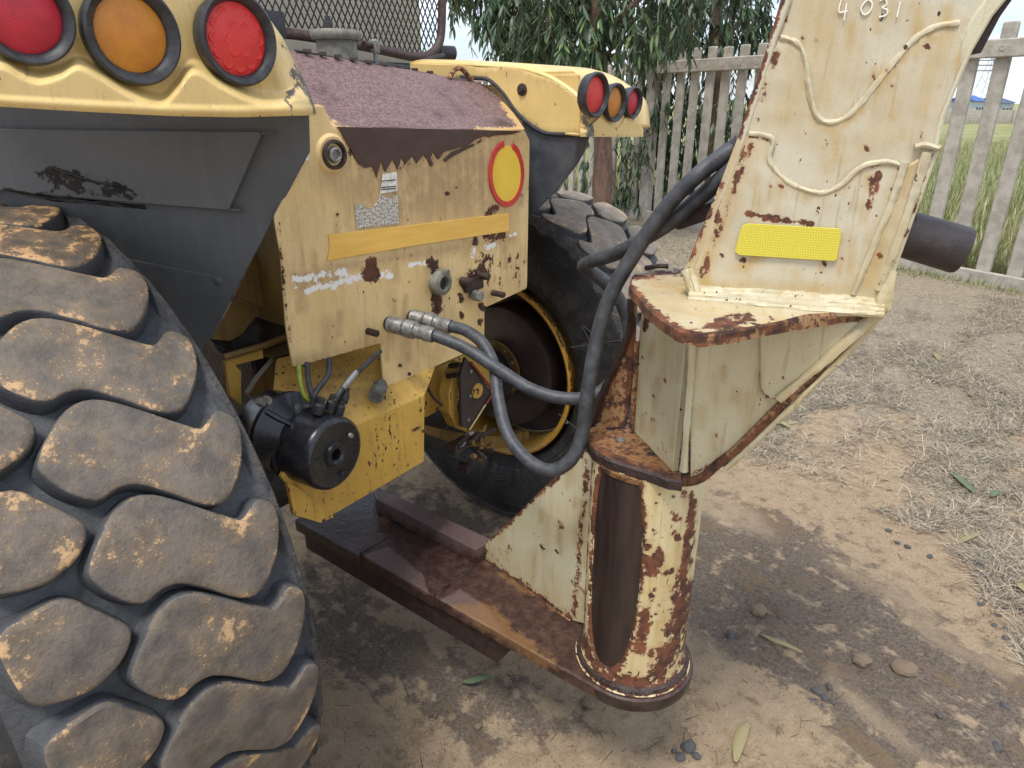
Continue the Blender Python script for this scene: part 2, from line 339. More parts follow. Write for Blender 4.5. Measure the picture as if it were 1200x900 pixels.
def randwear(poly, n, seed, drip=True, smax=7):
    R_ = random.Random(seed); P = np.array(poly, float); lo, hi = P.min(0), P.max(0); out = []
    while len(out) < n:
        u, v = R_.uniform(lo[0], hi[0]), R_.uniform(lo[1], hi[1])
        if not inpoly(np.array([[u, v]]), poly)[0]: continue
        if R_.random() < .55:
            k = R_.random()**2*smax+2; out.append(('R', 'line', [(u, v), (u+R_.uniform(-2, 2), v+R_.uniform(-1, 1)*k*.5)], k*.7+2, R_.uniform(.45, .85)))
            if drip and k > 3.5: out.append(('G', 'line', [(u, v), (u-1, v+R_.uniform(8, 30))], k+2, .8))
        else: out.append(('G', 'line', [(u, v), (u+R_.uniform(-3, 3), v+R_.uniform(10, 50))], R_.uniform(4, 14), R_.uniform(.3, .9)))
    return out
def catmull(P, n=8, closed=False):
    P = [np.array(p, float) for p in P]; out = []; m = len(P)
    rng = range(m) if closed else range(m-1)
    for i in rng:
        p1, p2 = P[i], P[(i+1) % m]
        p0 = P[(i-1) % m] if (closed or i > 0) else 2*p1-p2
        p3 = P[(i+2) % m] if (closed or i < m-2) else 2*p2-p1
        for k in range(n):
            t = k/n; out.append(.5*((2*p1)+(-p0+p2)*t+(2*p0-5*p1+4*p2-p3)*t*t+(-p0+3*p1-3*p2+p3)*t**3))
    if not closed: out.append(P[-1])
    return out
def roundpoly(P, r, n=4):
    """round the corners of a closed polygon, r metres"""
    P = [np.array(p, float) for p in P]; out = []; m = len(P)
    for i in range(m):
        a, b, c = P[i-1], P[i], P[(i+1) % m]; u = a-b; w = c-b; lu, lw = np.linalg.norm(u), np.linalg.norm(w)
        rr = min(r, lu*.45, lw*.45)
        if rr < 1e-5: out.append(b); continue
        s = b+u/lu*rr; e = b+w/lw*rr
        for k in range(n+1):
            t = k/n; out.append((1-t)**2*s+2*t*(1-t)*b+t*t*e)
    return out
def plate(name, P3, nrm, th, mat, parent, res=.012, bev=.0015, rnd=0, disp=None, smoothout=False, emat=None):
    """solid plate: outline P3 (coplanar, local), front towards nrm, thickness th behind it; dense front so it can carry wear"""
    P3 = [np.array(p, float) for p in P3]; nrm = np.array(nrm, float); nrm /= np.linalg.norm(nrm)
    if rnd: P3 = roundpoly(P3, rnd)
    if smoothout: P3 = catmull(P3, 5, True)
    o = P3[0]; ex = np.cross([0, 0, 1.], nrm)
    if np.linalg.norm(ex) < .1: ex = np.array([1., 0, 0])
    ex /= np.linalg.norm(ex); ey = np.cross(nrm, ex)
    Q = np.array([[(p-o) @ ex, (p-o) @ ey] for p in P3])
    A = .5*np.sum(Q[:, 0]*np.roll(Q[:, 1], -1)-np.roll(Q[:, 0], -1)*Q[:, 1])
    if A < 0: Q = Q[::-1]
    B = []
    for i in range(len(Q)):
        a, b = Q[i], Q[(i+1) % len(Q)]; k = max(1, int(np.hypot(*(b-a))/res))
        for j in range(k): B.append(a+(b-a)*j/k)
    B = np.array(B); m = len(B)
    tn = np.roll(B, -1, 0)-np.roll(B, 1, 0); tn /= np.linalg.norm(tn, axis=1)[:, None]+1e-12; nn = np.c_[-tn[:, 1], tn[:, 0]]
    I = B+nn*bev
    lo, hi = I.min(0), I.max(0); g = []
    nx, ny = int((hi[0]-lo[0])/res)+1, int((hi[1]-lo[1])/res)+1
    gx, gy = np.meshgrid(lo[0]+(np.arange(nx)+.5)*res, lo[1]+(np.arange(ny)+.5)*res); G = np.c_[gx.ravel(), gy.ravel()]
    if len(G):
        G = G[inpoly(G, I)]
        if len(G): G = G[segdist(G, list(I)+[I[0]]) > res*.5]
    pts = [Vector(p) for p in I]+[Vector(p) for p in G]
    r = delaunay_2d_cdt(pts, [(i, (i+1) % m) for i in range(m)], [list(range(m))], 1, 1e-6)
    vs, fs = r[0], r[2]
    orig = r[3]; mp = {}
    for i, q in enumerate(orig):
        for k in q: mp[k] = i
    V = []
    for p in vs: V.append(o+ex*p[0]+ey*p[1])
    F = [list(f) for f in fs]
    nb = len(V)
    for z in (-bev, -th):
        for b in B: V.append(o+ex*b[0]+ey*b[1]+nrm*z)
    for i in range(m):
        j = (i+1) % m
        F.append([mp.get(i, 0), nb+i, nb+j, mp.get(j, 0)][::1])
        F.append([nb+i, nb+m+i, nb+m+j, nb+j])
    F.append([nb+m+i for i in range(m)][::-1])
    if disp is not None:
        V = [p+nrm*disp(p) if k < nb else p for k, p in enumerate(V)]
    nf = len(fs); ob = mk(name, V, F, mat, parent)
    if emat:
        ob.data.materials.append(emat)
        for p in ob.data.polygons:
            if p.index >= nf: p.material_index = 1
    return ob
def box(name, a, b, mat, parent, bev=.003):
    a, b = np.minimum(a, b), np.maximum(a, b)
    bm = bmesh.new(); bmesh.ops.create_cube(bm, size=1)
    for v in bm.verts: v.co = Vector([(a[i]+b[i])/2+v.co[i]*(b[i]-a[i]) for i in range(3)])
    if bev: bmesh.ops.bevel(bm, geom=bm.edges[:], offset=min(bev, min(b-a)*.4), segments=2, affect='EDGES', profile=.6)
    me = bpy.data.meshes.new(name); bm.to_mesh(me); bm.free(); me.materials.append(mat)
    me.polygons.foreach_set('use_smooth', [True]*len(me.polygons)); me.set_sharp_from_angle(angle=math.radians(30))
    o = bpy.data.objects.new(name, me); COL.objects.link(o); o.parent = parent; return o
def sweep(P, r, n=12, cap=True, taper=None):
    P = [np.array(p, float) for p in P]; V, F = [], []; m = len(P); up = None
    for i, p in enumerate(P):
        t = P[min(i+1, m-1)]-P[max(i-1, 0)]; t /= np.linalg.norm(t)+1e-12
        if up is None:
            up = np.array([0, 0, 1.]) if abs(t[2]) < .9 else np.array([1., 0, 0])
        a = np.cross(t, up); a /= np.linalg.norm(a); up = np.cross(a, t)
        rr = r(i/(m-1)) if callable(r) else r
        for k in range(n):
            th = 2*math.pi*k/n; V.append(p+(a*math.cos(th)+up*math.sin(th))*rr)
    for i in range(m-1):
        for k in range(n):
            j = (k+1) % n; F.append((i*n+k, i*n+j, (i+1)*n+j, (i+1)*n+k))
    if cap: F.append(tuple(range(n))[::-1]); F.append(tuple((m-1)*n+k for k in range(n)))
    return V, F
def tube(name, P, r, mat, parent, n=12, sub=8):
    if sub and len(P) > 2: P = catmull(P, sub)
    V, F = sweep(P, r, n); return fixn(mk(name, V, F, mat, parent))
def lathe(name, prof, o, axis, mat, parent, n=40, ang=38):
    """prof: (distance along axis, radius)"""
    o = np.array(o, float); ax = np.array(axis, float); ax /= np.linalg.norm(ax)
    t = np.array([0, 0, 1.]) if abs(ax[2]) < .9 else np.array([1., 0, 0]); a = np.cross(ax, t); a /= np.linalg.norm(a); b = np.cross(ax, a)
    V, F = [], []; m = len(prof)
    for d, r in prof:
        for k in range(n):
            th = 2*math.pi*k/n; V.append(o+ax*d+(a*math.cos(th)+b*math.sin(th))*r)
    for i in range(m-1):
        for k in range(n):
            j = (k+1) % n; F.append((i*n+k, i*n+j, (i+1)*n+j, (i+1)*n+k))
    if prof[0][1] > 1e-6 and prof[0][1] < 90: F.append(tuple(range(n)))
    F.append(tuple((m-1)*n+k for k in range(n))[::-1])
    ob = fixn(mk(name, V, F, mat, parent)); return ob
def bead(name, P, r, mat, parent, fr=None, n=8, step=.004, nrm=None):
    """lumpy weld bead along a line"""
    Q = catmull(P, 10); L = [Q[0]]
    for q in Q[1:]:
        if np.linalg.norm(q-L[-1]) > step: L.append(q)
    V, F = sweep(L, 1.0, n)
    out = []
    if nrm is None: nrm = (1, 1, 1)
    for i, v in enumerate(V):
        c = L[i//n]; k = r*(1+.35*mn.noise(Vector(v)*3/r*.05)+.25*mn.noise(Vector(c)*160)); out.append(c+(v-c)*k)
    return fixn(mk(name, out, F, mat, parent))
def xs(fn, pts, *a): return [fn(u, v, *a) for u, v in pts]
def hexbolt(name, p, ax, r, h, mat, parent):
    return lathe(name, [(0, r), (h*.85, r), (h, r*.85)], p, ax, mat, parent, n=6, ang=20)

# ================================================================ TRACTOR
tractor = root('tractor', TR, 'yellow haulage tractor seen from behind, with rust-topped hood, tail lamps and big lugged tyres', 'tractor')
BACK = (0, -1, 0)
PY = -.35
# ---- rear panel
pan_px = [(390, 149), (615, 153), (621, 165), (618, 338), (568, 361), (568, 402), (541, 416), (450, 456), (447, 402), (344, 431), (336, 385), (330, 300), (322, 254), (348, 205), (362, 178), (360, 124), (380, 124)]
rust_face = [(394, 146), (600, 152), (560, 158), (548, 170), (515, 180), (505, 192), (480, 193), (470, 205), (462, 195), (450, 212), (443, 200), (440, 215), (428, 200), (415, 195), (405, 172)]
panW = [('G', 'fill', [(400, 185), (480, 165), (605, 155), (590, 255), (420, 275), (395, 215)], 60, .95), ('R', 'line', [(404, 165), (420, 192), (442, 204), (466, 196), (490, 188), (514, 184), (548, 172), (575, 160)], 9, .42), ('R', 'line', [(541, 172), (541, 212)], 2, .5), ('G', 'line', [(330, 300), (330, 420)], 14, .6), ('G', 'line', [(340, 425), (450, 400)], 12, .6), ('G', 'line', [(385, 315), (600, 280)], 12, .8), ('G', 'fill', [(338, 318), (400, 312), (400, 332), (345, 345)], 10, .9), ('G', 'line', [(350, 260), (345, 330)], 40, .35),
        ('B', 'line', [(345, 328), (375, 323), (402, 318)], 12, .70), ('B', 'line', [(362, 340), (400, 331), (430, 323), (455, 322)], 13, .72), ('B', 'line', [(345, 340), (350, 325)], 12, .5),
        ('B', 'line', [(480, 311), (502, 307)], 8, .7), ('B', 'line', [(554, 300), (556, 290)], 8, .65), ('B', 'line', [(570, 290), (580, 286)], 10, .68), ('B', 'line', [(572, 280), (605, 274)], 6, .6),
        ('R', 'line', [(434, 312), (434, 322)], 17, 1.15), ('R', 'line', [(507, 308), (512, 322), (512, 350), (512, 362)], 11, 1.0), ('R', 'line', [(573, 250), (580, 244)], 9, .9),
        ('R', 'line', [(572, 278), (588, 276)], 11, 1.0), ('R', 'line', [(557, 281), (557, 285)], 7, .95), ('R', 'line', [(545, 330), (562, 315), (566, 305)], 16, .75), ('R', 'line', [(558, 330), (568, 320)], 13, .8),
        ('R', 'line', [(513, 358), (513, 366)], 6, 1), ('R', 'line', [(540, 346), (541, 352)], 6, 1), ('R', 'line', [(540, 368), (541, 372)], 5, 1), ('R', 'line', [(563, 375), (563, 380)], 5, 1), ('R', 'line', [(563, 358), (566, 361)], 6, 1),
        ('R', 'line', [(327, 262), (332, 330), (340, 400)], 5, .55), ('R', 'line', [(345, 431), (446, 404)], 4, .5), ('R', 'line', [(455, 456), (541, 417), (566, 402)], 4, .45), ('R', 'line', [(600, 330), (618, 300)], 8, .3),
        ('R', 'line', [(389, 160), (405, 172), (412, 190)], 7, .55), ('G', 'line', [(385, 205), (385, 212)], 26, .8), ('G', 'line', [(596, 330), (610, 300)], 20, .5), ('R', 'line', [(380, 130), (392, 147), (408, 152)], 9, .6)]
for k in range(26):   # run marks
    u = random.uniform(560, 616); v = random.uniform(295, 325); panW.append(('R', 'line', [(u, v), (u-.5, v+random.uniform(6, 14))], 2.2, random.choice([.5, .6, .8])))
def pdisp(p): return .0018*mn.noise(Vector(p)*7)
pan = plate('rear_panel', xs(TR.y, pan_px, PY), BACK, .006, M['panel'], tractor, res=.0055, bev=.0015, rnd=.010, disp=pdisp)
wear(pan, TR, panW+randwear([(330, 260), (615, 170), (615, 335), (560, 400), (455, 450), (345, 425)], 60, 11, smax=4))
# bare rusted band under the fold, ragged lower edge
rf = []
top = [(396, 148.5), (613, 153.5)]
low = [(600, 157), (575, 160), (566, 160), (556, 165), (548, 172), (538, 173), (520, 178), (514, 187), (508, 178), (503, 190), (497, 181), (489, 191), (484, 183), (475, 193), (471, 184), (466, 200), (461, 186), (452, 201), (447, 188), (442, 208), (437, 195), (428, 197), (420, 190), (411, 175), (404, 162)]
_l = []
for a_, b_ in zip(low[:-1], low[1:]):
    for t in (0, .25, .5, .75): _l.append((a_[0]+(b_[0]-a_[0])*t+random.uniform(-.5, .5), a_[1]+(b_[1]-a_[1])*t+random.uniform(-.8, .8)))
low = _l+[low[-1]]
plate('rust_band', xs(TR.y, top+low, PY-.0032), BACK, .002, M['hoodface'], pan, res=.01, bev=.0004)
plate('drip_mark', xs(TR.y, [(520, 187), (530, 178), (548, 171), (556, 168), (556, 171), (545, 176), (530, 184), (522, 190)], PY-.0032), BACK, .002, M['hoodface'], pan, res=.01, bev=.0003)
plate('drip_mark', xs(TR.y, [(503, 190), (507, 189), (508, 193), (505, 195)], PY-.0032), BACK, .002, M['hoodface'], pan, res=.01, bev=.0003)
tape = plate('reflective_tape', xs(TR.y, [(385.3, 275), (490, 263), (596, 250), (597, 271), (490, 287), (384, 305.5), (387, 290)], PY-.0035), BACK, .0025, M['yellowtape'], tractor, res=.02, bev=.0004)
def ellpx(c, rx, ry, n=48, a0=0, a1=2*math.pi, rot=0):
    return [(c[0]+rx*math.cos(t)*math.cos(rot)-ry*math.sin(t)*math.sin(rot), c[1]+rx*math.cos(t)*math.sin(rot)+ry*math.sin(t)*math.cos(rot)) for t in np.linspace(a0, a1, n, endpoint=(a1-a0) < 6.28)]
disc = plate('speed_disc', xs(TR.y, ellpx((594, 204), 17.5, 33, 40), PY-.0035), BACK, .0025, M['ylw'], tractor, res=.02, bev=.0003)
ro = ellpx((594, 203.5), 20.5, 39, 72, -1.20, 4.55); ri = ellpx((594, 204), 16.6, 32, 72, -1.20, 4.55)
ro = [(u+random.uniform(-.6, .6)*(1 if i > 60 or i < 6 else .2), v) for i, (u, v) in enumerate(ro)]
plate('red_ring', xs(TR.y, ro+ri[::-1], PY-.0045), BACK, .003, M['red'], disc, res=.02, bev=.0003)
plate('data_label', xs(TR.y, [(449, 204), (465, 201.5), (466, 224), (446, 227)], PY-.0025), BACK, .0015, M['white'], tractor, res=.02, bev=.0002)
for v in (211, 218.5, 221): plate('printed_line', xs(TR.y, [(447, v+.6), (464, v-.8), (464, v+.3), (447, v+1.7)], PY-.0035), BACK, .001, M['ink'], tractor, res=.02, bev=.0001)
plate('worn_label', xs(TR.y, [(416, 239), (425, 240), (432, 246), (440, 240), (446, 228), (455, 232), (466, 228), (467.5, 262), (418, 268)], PY-.0025), BACK, .0015, M['sticker'], tractor, res=.02, bev=.0002)
plate('white_sticker', xs(TR.y, [(351, 187), (361, 174), (362.5, 188), (352, 188.5)], PY-.0035), BACK, .0015, M['white'], tractor, res=.02, bev=.0002)
# round port
c = TR.y(389, 181, PY); s = TR.scale(c)
port = lathe('round_port', [(-.001, 24*s), (.006, 20*s), (.006, 17.5*s), (.004, 0.001)], c, BACK, M['panel'], tractor, 40)
lathe('port_rim', [(.004, 17*s), (.013, 16.5*s), (.014, 13.5*s), (.004, 12*s), (.004, .001)], c, BACK, M['rust'], port, 40)
lathe('port_plug', [(.003, 9.5*s), (.009, 9.5*s), (.014, 8.5*s), (.015, 6*s), (.011, 5*s), (.011, .001)], c, BACK, M['zinc'], port, 30)
# trailer socket
c = TR.y(510, 330, PY); s = TR.scale(c)
skt = lathe('trailer_socket', [(0, 12*s), (.012, 12*s), (.014, 15*s), (.030, 14*s), (.034, 10.5*s), (.034, 8*s), (.018, 7.5*s), (.018, .001)], c, BACK, M['olive'], tractor, 28)
lathe('socket_insert', [(.017, 7*s), (.024, 5.5*s), (.024, .001)], c, BACK, M['grease'], skt, 20)
box('socket_lid_hinge', c+np.array([-.004, -.038, .020]), c+np.array([.018, -.006, .034]), M['olive'], skt)
box('socket_base', c+np.array([-.014, -.006, -.045]), c+np.array([.014, -.001, .028]), M['rust'], skt)
# coupling block
c = TR.y(549, 330, PY)
blk = lathe('dust_cap', [(0, .011), (.03, .012), (.032, .009), (.032, .001)], TR.y(541, 329, PY), BACK, M['rust'], tractor, 16)
lathe('dust_cap', [(0, .010), (.034, .011), (.037, .008), (.037, .001)], TR.y(561, 322, PY), BACK, M['rust'], tractor, 16)
lathe('steel_cap', [(0, .012), (.012, .012), (.014, .015), (.034, .015), (.037, .012), (.037, .001)], TR.y(552, 345, PY), BACK, M['zinc'], tractor, 20)
box('cap_bracket', TR.y(543, 343, PY)+np.array([0, -.012, 0]), TR.y(563, 322, PY)+np.array([0, 0, .0]), M['rust'], tractor)
lathe('rusty_stud', [(0, .0085), (.042, .0085), (.043, .006), (.043, .001)], TR.y(577, 343, PY), BACK, M['rust'], tractor, 14)
lathe('rusty_stud', [(0, .0085), (.032, .0085), (.033, .006), (.033, .001)], TR.y(431, 388, PY), BACK, M['rust'], tractor, 14)
for u, v in ((479, 438), (468, 428), (563, 361), (540, 348), (513, 362)): hexbolt('panel_bolt', TR.y(u, v, PY), BACK, .0045, .006, M['rust'], tractor)
for p0 in ((455, 379), (482, 371)):
    c = TR.y(*p0, PY); lathe('port_hole', [(-.001, .017), (.004, .016), (.004, .001)], c, BACK, M['grease'], tractor, 20)

# ---- hood slope
hp, hn = (0, PY, 1.545), np.array([0, -.45, 1.0])
fold = TR.y(395, 149, PY); hp = (0, PY, fold[2]-.002)
def hd(p): return .004*mn.noise(Vector(p)*5)
hood_px = [(338, 58), (350, 60), (400, 68), (508, 87), (548, 92), (568, 99), (585, 113), (602, 133), (616, 153), (505, 151.5), (394, 148), (352, 122), (335, 80)]
pf = [TR.y(u, v, PY) for u, v in ((394, 148.5), (615, 153))]
pt = [TR.y(u, v, -.04) for u, v in ((350, 60), (508, 87))]
nh = np.cross(pf[1]-pf[0], pt[0]-pf[0]); nh /= np.linalg.norm(nh)
if nh[2] < 0: nh = -nh
hood = plate('hood', [TR.at(u, v, pf[0], nh) for u, v in hood_px], nh, .005, M['hood'], tractor, res=.012, bev=.003, rnd=.008, disp=hd)
wear(hood, TR, [('R', 'line', [(372, 122), (394, 150), (420, 152)], 14, .6), ('R', 'line', [(590, 122), (616, 153), (560, 153)], 12, .75), ('R', 'line', [(545, 92), (585, 110)], 6, .3)])
# solid body behind panel and hood so the nose is a closed box
x0, x1 = -.40, .39
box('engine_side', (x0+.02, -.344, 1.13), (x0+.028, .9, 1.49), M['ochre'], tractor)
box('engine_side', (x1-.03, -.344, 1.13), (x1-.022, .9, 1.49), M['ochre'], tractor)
zt = TR.at(450, 78, pf[0], nh)
plate('hood_top', [np.array(p) for p in ((-.12, .0, 1.665), (.42, .0, 1.665), (.42, 1.2, 1.69), (-.42, 1.2, 1.69), (-.42, .2, 1.665))], (0, 0, 1), .01, M['rustpipe'], tractor, res=.1)
# hinge strip with bolts along the top edge
hs = xs(TR.y, [(348, 58), (512, 87), (512, 92), (348, 64)], -.055)
plate('hinge_strip', hs, BACK, .03, M['cabdark'], tractor, res=.03, bev=.002)
for k in range(9):
    u = 360+k*18; v = 58+(u-348)*.177; hexbolt('hinge_bolt', TR.y(u, v, -.065)+np.array([0, 0, -.002]), (0, 0, 1), .010, .008, M['rustpipe'], tractor)
# V bracket at the hood corner
tube('lifting_bracket', [TR.y(*p, -.10) for p in ((526, 93), (533, 82), (541, 81), (553, 94))], .007, M['rustpaint'], tractor, 8)
# rubber trim along fender
tube('trim_rubber', [TR.x(u, v, .475) for u, v in ((540, 90), (556, 91.5), (573, 94), (590, 109), (605, 131), (622, 146.5), (640, 156), (662, 157.5), (686, 158))], .006, M['blackrubber'], tractor, 8)

# ---- cap, fittings, guard tube on top
c = TR.y(396, 70, .05); s = TR.scale(c)
cap = lathe('filler_neck', [(-.05, 25*s), (.0, 25*s), (.028*1, 23*s), (.058, 23*s), (.058, 27*s), (.066, 29*s), (.076, 29*s), (.082, 27*s), (.082, .001)], c+np.array([0, 0, -.012]), (0, 0, 1), M['olive'], tractor, 36)
lathe('filler_valve', [(0, 5.5*s), (.018, 5.5*s), (.02, 3.4*s), (.032, 3.2*s), (.032, .001)], TR.y(385, 35, .05), (0, 0, 1), M['cabdark'], cap, 16)
c = TR.y(440, 62, .04)
ft = lathe('pipe_fitting', [(-.03, .007), (.0, .007), (.0, .013), (.012, .014), (.03, .013), (.034, .008), (.034, .001)], c, (0, 0, 1), M['zinc'], tractor, 12)
lathe('fitting_branch', [(0, .008), (.03, .008), (.03, .011), (.04, .011), (.04, .001)], c+np.array([0, 0, .018]), (-1, 0, 0), M['rust'], ft, 12)
GY = .42
gt = [(300, 20), (322, 36), (352, 41), (390, 47), (440, 57), (485, 66.5), (503, 64), (514, 52), (517.5, 30), (518, -20), (516, -160)]
guard = tube('guard_tube', xs(TR.y, gt, GY), lambda t: .016, M['rustpipe'], tractor, 12, 6)
lathe('tube_end', [(-.04, .026), (.03, .026), (.03, .001)], TR.y(521, 62, GY+.02), (-1, .3, 0), M['cabdark'], guard, 16)
tube('lower_pipe', xs(TR.y, [(440, 75), (480, 80), (503, 70), (520, 66)], GY-.1), .011, M['cabdark'], tractor, 8)
box('guard_clamp', TR.y(303, 44, GY)+np.array([-.02, -.02, 0]), TR.y(325, 14, GY)+np.array([.01, .02, 0]), M['cabdark'], guard)
# expanded metal
V, F = [], []; xL, zB = TR.y(300, 40, GY+.02)[0], 1.70
def inguard(p):
    q = proj(TR.wld(p))[0]; return inpoly(np.array([q]), [(280, -240), (280, 14), (318, 30), (390, 43), (440, 53), (485, 62), (500, 60), (510, 50), (514, 30), (515, -240)])[0]
pw, ph = .025, .046
for i in range(-4, 72):
    for j in range(-4, 18):
        for dx in (1, -1):
            a = np.array([xL+i*pw, GY+.01, zB+j*ph+(0 if dx > 0 else 0)]); a = a+np.array([0, 0, 0]); b = a+np.array([dx*pw/2, 0, ph/2]); c2 = b+np.array([-dx*pw/2, 0, ph/2])
            for p, q in ((a, b), (b, c2)):
                if inguard((p+q)/2):
                    k = len(V); w = np.array([.0016, 0, 0]); d = np.array([0, .004, 0])
                    V += [p-w, p+w, q+w, q-w, p-w+d, p+w+d, q+w+d, q-w+d]
                    F += [(k, k+1, k+2, k+3), (k+7, k+6, k+5, k+4), (k, k+4, k+5, k+1), (k+3, k+2, k+6, k+7), (k, k+3, k+7, k+4), (k+1, k+5, k+6, k+2)]
tag(mk('wire_mesh', V, F, M['mesh'], tractor, smooth=False), kind='stuff')
bs = plate('cab_back_sheet', [np.array((x, GY+.16, z)) for x, z in ((-.15, 1.66), (.86, 1.66), (.93, 1.75), (.93, 2.3), (-.15, 2.3))], BACK, .02, M['backsheet'], tractor, res=.1)
box('cab_sill', (-.3, GY+.10, 1.66), (.93, GY+.15, 1.74), M['cabdark'], tractor)

# ---- fenders
def interp(pts, u): return float(np.interp(u, [p[0] for p in pts], [p[1] for p in pts]))
def rear_fender(name, lip, ridge, right, ul, vtop, y0, ns, nt_, step=.028, corner=.08, flip=False, soft=16, wr=[]):
    V, F = [], []
    ridge = sorted([tuple(q) for q in catmull(ridge, 8)]); prev = None
    for i in range(ns+1):
        s_ = i/ns
        for j in range(nt_+1):
            t = j/nt_
            v0 = interp(lip, ul+(interp(right, interp(lip, lip[-1][0]))-ul)*s_ if False else ul+(lip[-1][0]-ul)*s_)
            v = v0+(vtop-v0)*t
            ur = interp(sorted([(b, a) for a, b in right]), v); u = ul+(ur-ul)*s_
            vr = interp(ridge, u); e = min(1, max(0, (v-vr)/soft+.5)); e = e*e*(3-2*e)
            y = y0+.03-step*e-.004*math.sin(min(1, max(0, (v-v0+14)/14))*math.pi)*(1 if v > v0-14 else 0)
            k = max(0, (s_-(1-corner))/corner) if not flip else max(0, (corner-s_)/corner)
            k2 = max(0, (s_-(1-corner))/corner)
            y += .07*(1-math.sqrt(max(0, 1-min(1, k2)**2)))
            P = TR.y(u, v, y); V.append(P)
    W_ = nt_+1
    for i in range(ns):
        for j in range(nt_): F.append((i*W_+j, (i+1)*W_+j, (i+1)*W_+j+1, i*W_+j+1))
    n0 = len(V)     # lower return and forward top
    for i in range(ns+1): V.append(V[i*W_]+np.array([0, .045, .006]))
    for i in range(ns): F.append((i*W_, n0+i, n0+i+1, (i+1)*W_))
    n1 = len(V)
    for k, (dy, dz) in enumerate(((.05, .05), (.14, .075), (.8, .08))):
        for i in range(ns+1): V.append(V[i*W_+nt_]+np.array([0, dy, dz]))
    for k in range(3):
        for i in range(ns):
            a = (lambda q: q*W_+nt_) if k == 0 else (lambda q, k=k: n1+(k-1)*(ns+1)+q)
            F.append((a(i), a(i+1), n1+k*(ns+1)+i+1, n1+k*(ns+1)+i))
    o = mk(name, V, F, M['fender'], tractor); fixn(o)
    sm = o.modifiers.new('solid', 'SOLIDIFY'); sm.thickness = .006; sm.offset = -1
    wear(o, TR, wr); return o
crack = [('R', 'line', [(343, 84), (352, 92), (360, 104), (368, 118)], 10, .95), ('R', 'line', [(338, 112), (350, 98)], 7, .8), ('R', 'line', [(368, 118), (369, 132)], 5, .8), ('R', 'line', [(334, 117), (341, 124), (342, 135)], 2.5, 1.0),
         ('R', 'line', [(325, 50), (335, 58)], 5, .7), ('G', 'line', [(318, 60), (322, 100)], 14, .6), ('G', 'line', [(200, 90), (235, 65)], 12, .45), ('G', 'line', [(30, 72), (32, 88)], 4, 1.2), ('R', 'line', [(345, 75), (347, 84)], 2, .9)]
fl = rear_fender('fender', [(-90, 116), (0, 125), (100, 131), (200, 136), (280, 137.5), (370, 135)],
            [(-90, 85), (-40, 78), (0, 72), (25, 84), (45, 90), (70, 84), (92, 73), (120, 87), (150, 105), (187, 117), (207, 101), (227, 78), (262, 97), (300, 114), (330, 116), (345, 110), (368, 112)],
            [(262, -75), (280, -30), (300, 2), (318, 25), (332, 45), (348, 78), (360, 102), (370, 130), (370, 136)], -90, -75, -.50, 220, 110, step=.042, soft=20, wr=crack)
def lamp(c, rpx, lensm, parent, yaw=0, ring=.80, rr=1.0):
    s = TR.scale(c)*rpx; a = math.radians(yaw); ax = np.array([math.sin(a), -math.cos(a), -.05]); ax /= np.linalg.norm(ax)
    o = lathe('tail_lamp', [(-.012, s*.90), (.004, s*.97), (.010, s), (.017, s*.985), (.0195, s*.93), (.017, s*.86), (.012, s*ring), (.006, s*(ring-.03)), (.006, .001)], c, ax, M['blackrubber'], parent, 48)
    n = 16; V, F = [], []; t = np.cross(ax, [0, 0, 1]); t /= np.linalg.norm(t); b = np.cross(ax, t)
    for i in range(n+1):
        r = s*(ring-.01)*i/n; h = .006+.009*(1-(i/n)**2)
        for k in range(48): th = 2*math.pi*k/48; V.append(np.array(c)+ax*h+(t*math.cos(th)+b*math.sin(th))*r)
    for i in range(n):
        for k in range(48): j = (k+1) % 48; F.append((i*48+k, i*48+j, (i+1)*48+j, (i+1)*48+k))
    l = fixn(mk('lens', V, F, lensm, o)); uv = l.data.uv_layers.new(name='UVMap')
    for lp in l.data.loops:
        p = np.array(l.data.vertices[lp.vertex_index].co)-c; uv.data[lp.index].uv = (p @ t/s*.5+.5, p @ b/s*.5+.5)
    return o, l
lo, l0 = lamp(TR.y(24, 18, -.482), 54, M['lensred'], fl, -4, .78)
lamp(TR.y(151, 40, -.482), 56, M['lensamber'], fl, 0, .76)
o3, l3 = lamp(TR.y(274, 46, -.482), 51, M['lensbright'], fl, 3, .79)
# LED cups moulded in the near lens
c3 = TR.y(274, 46, -.482); s3 = TR.scale(c3)*52
for r_, n_ in ((.28, 6), (.58, 12)):
    for k in range(n_):
        th = 2*math.pi*k/n_; a = math.radians(3); ax = np.array([math.sin(a), -math.cos(a), -.05]); ax /= np.linalg.norm(ax); t = np.cross(ax, [0, 0, 1]); t /= np.linalg.norm(t); b = np.cross(ax, t)
        lathe('lens_cup', [(-.004, s3*.125), (-.0002, s3*.12), (.0008, s3*.10), (.0004, s3*.05), (.0004, .0005)], c3+ax*(.0055+.009*(1-(r_/.77)**2))+(t*math.cos(th)+b*math.sin(th))*s3*r_, ax, M['lensbright'], o3, 16)
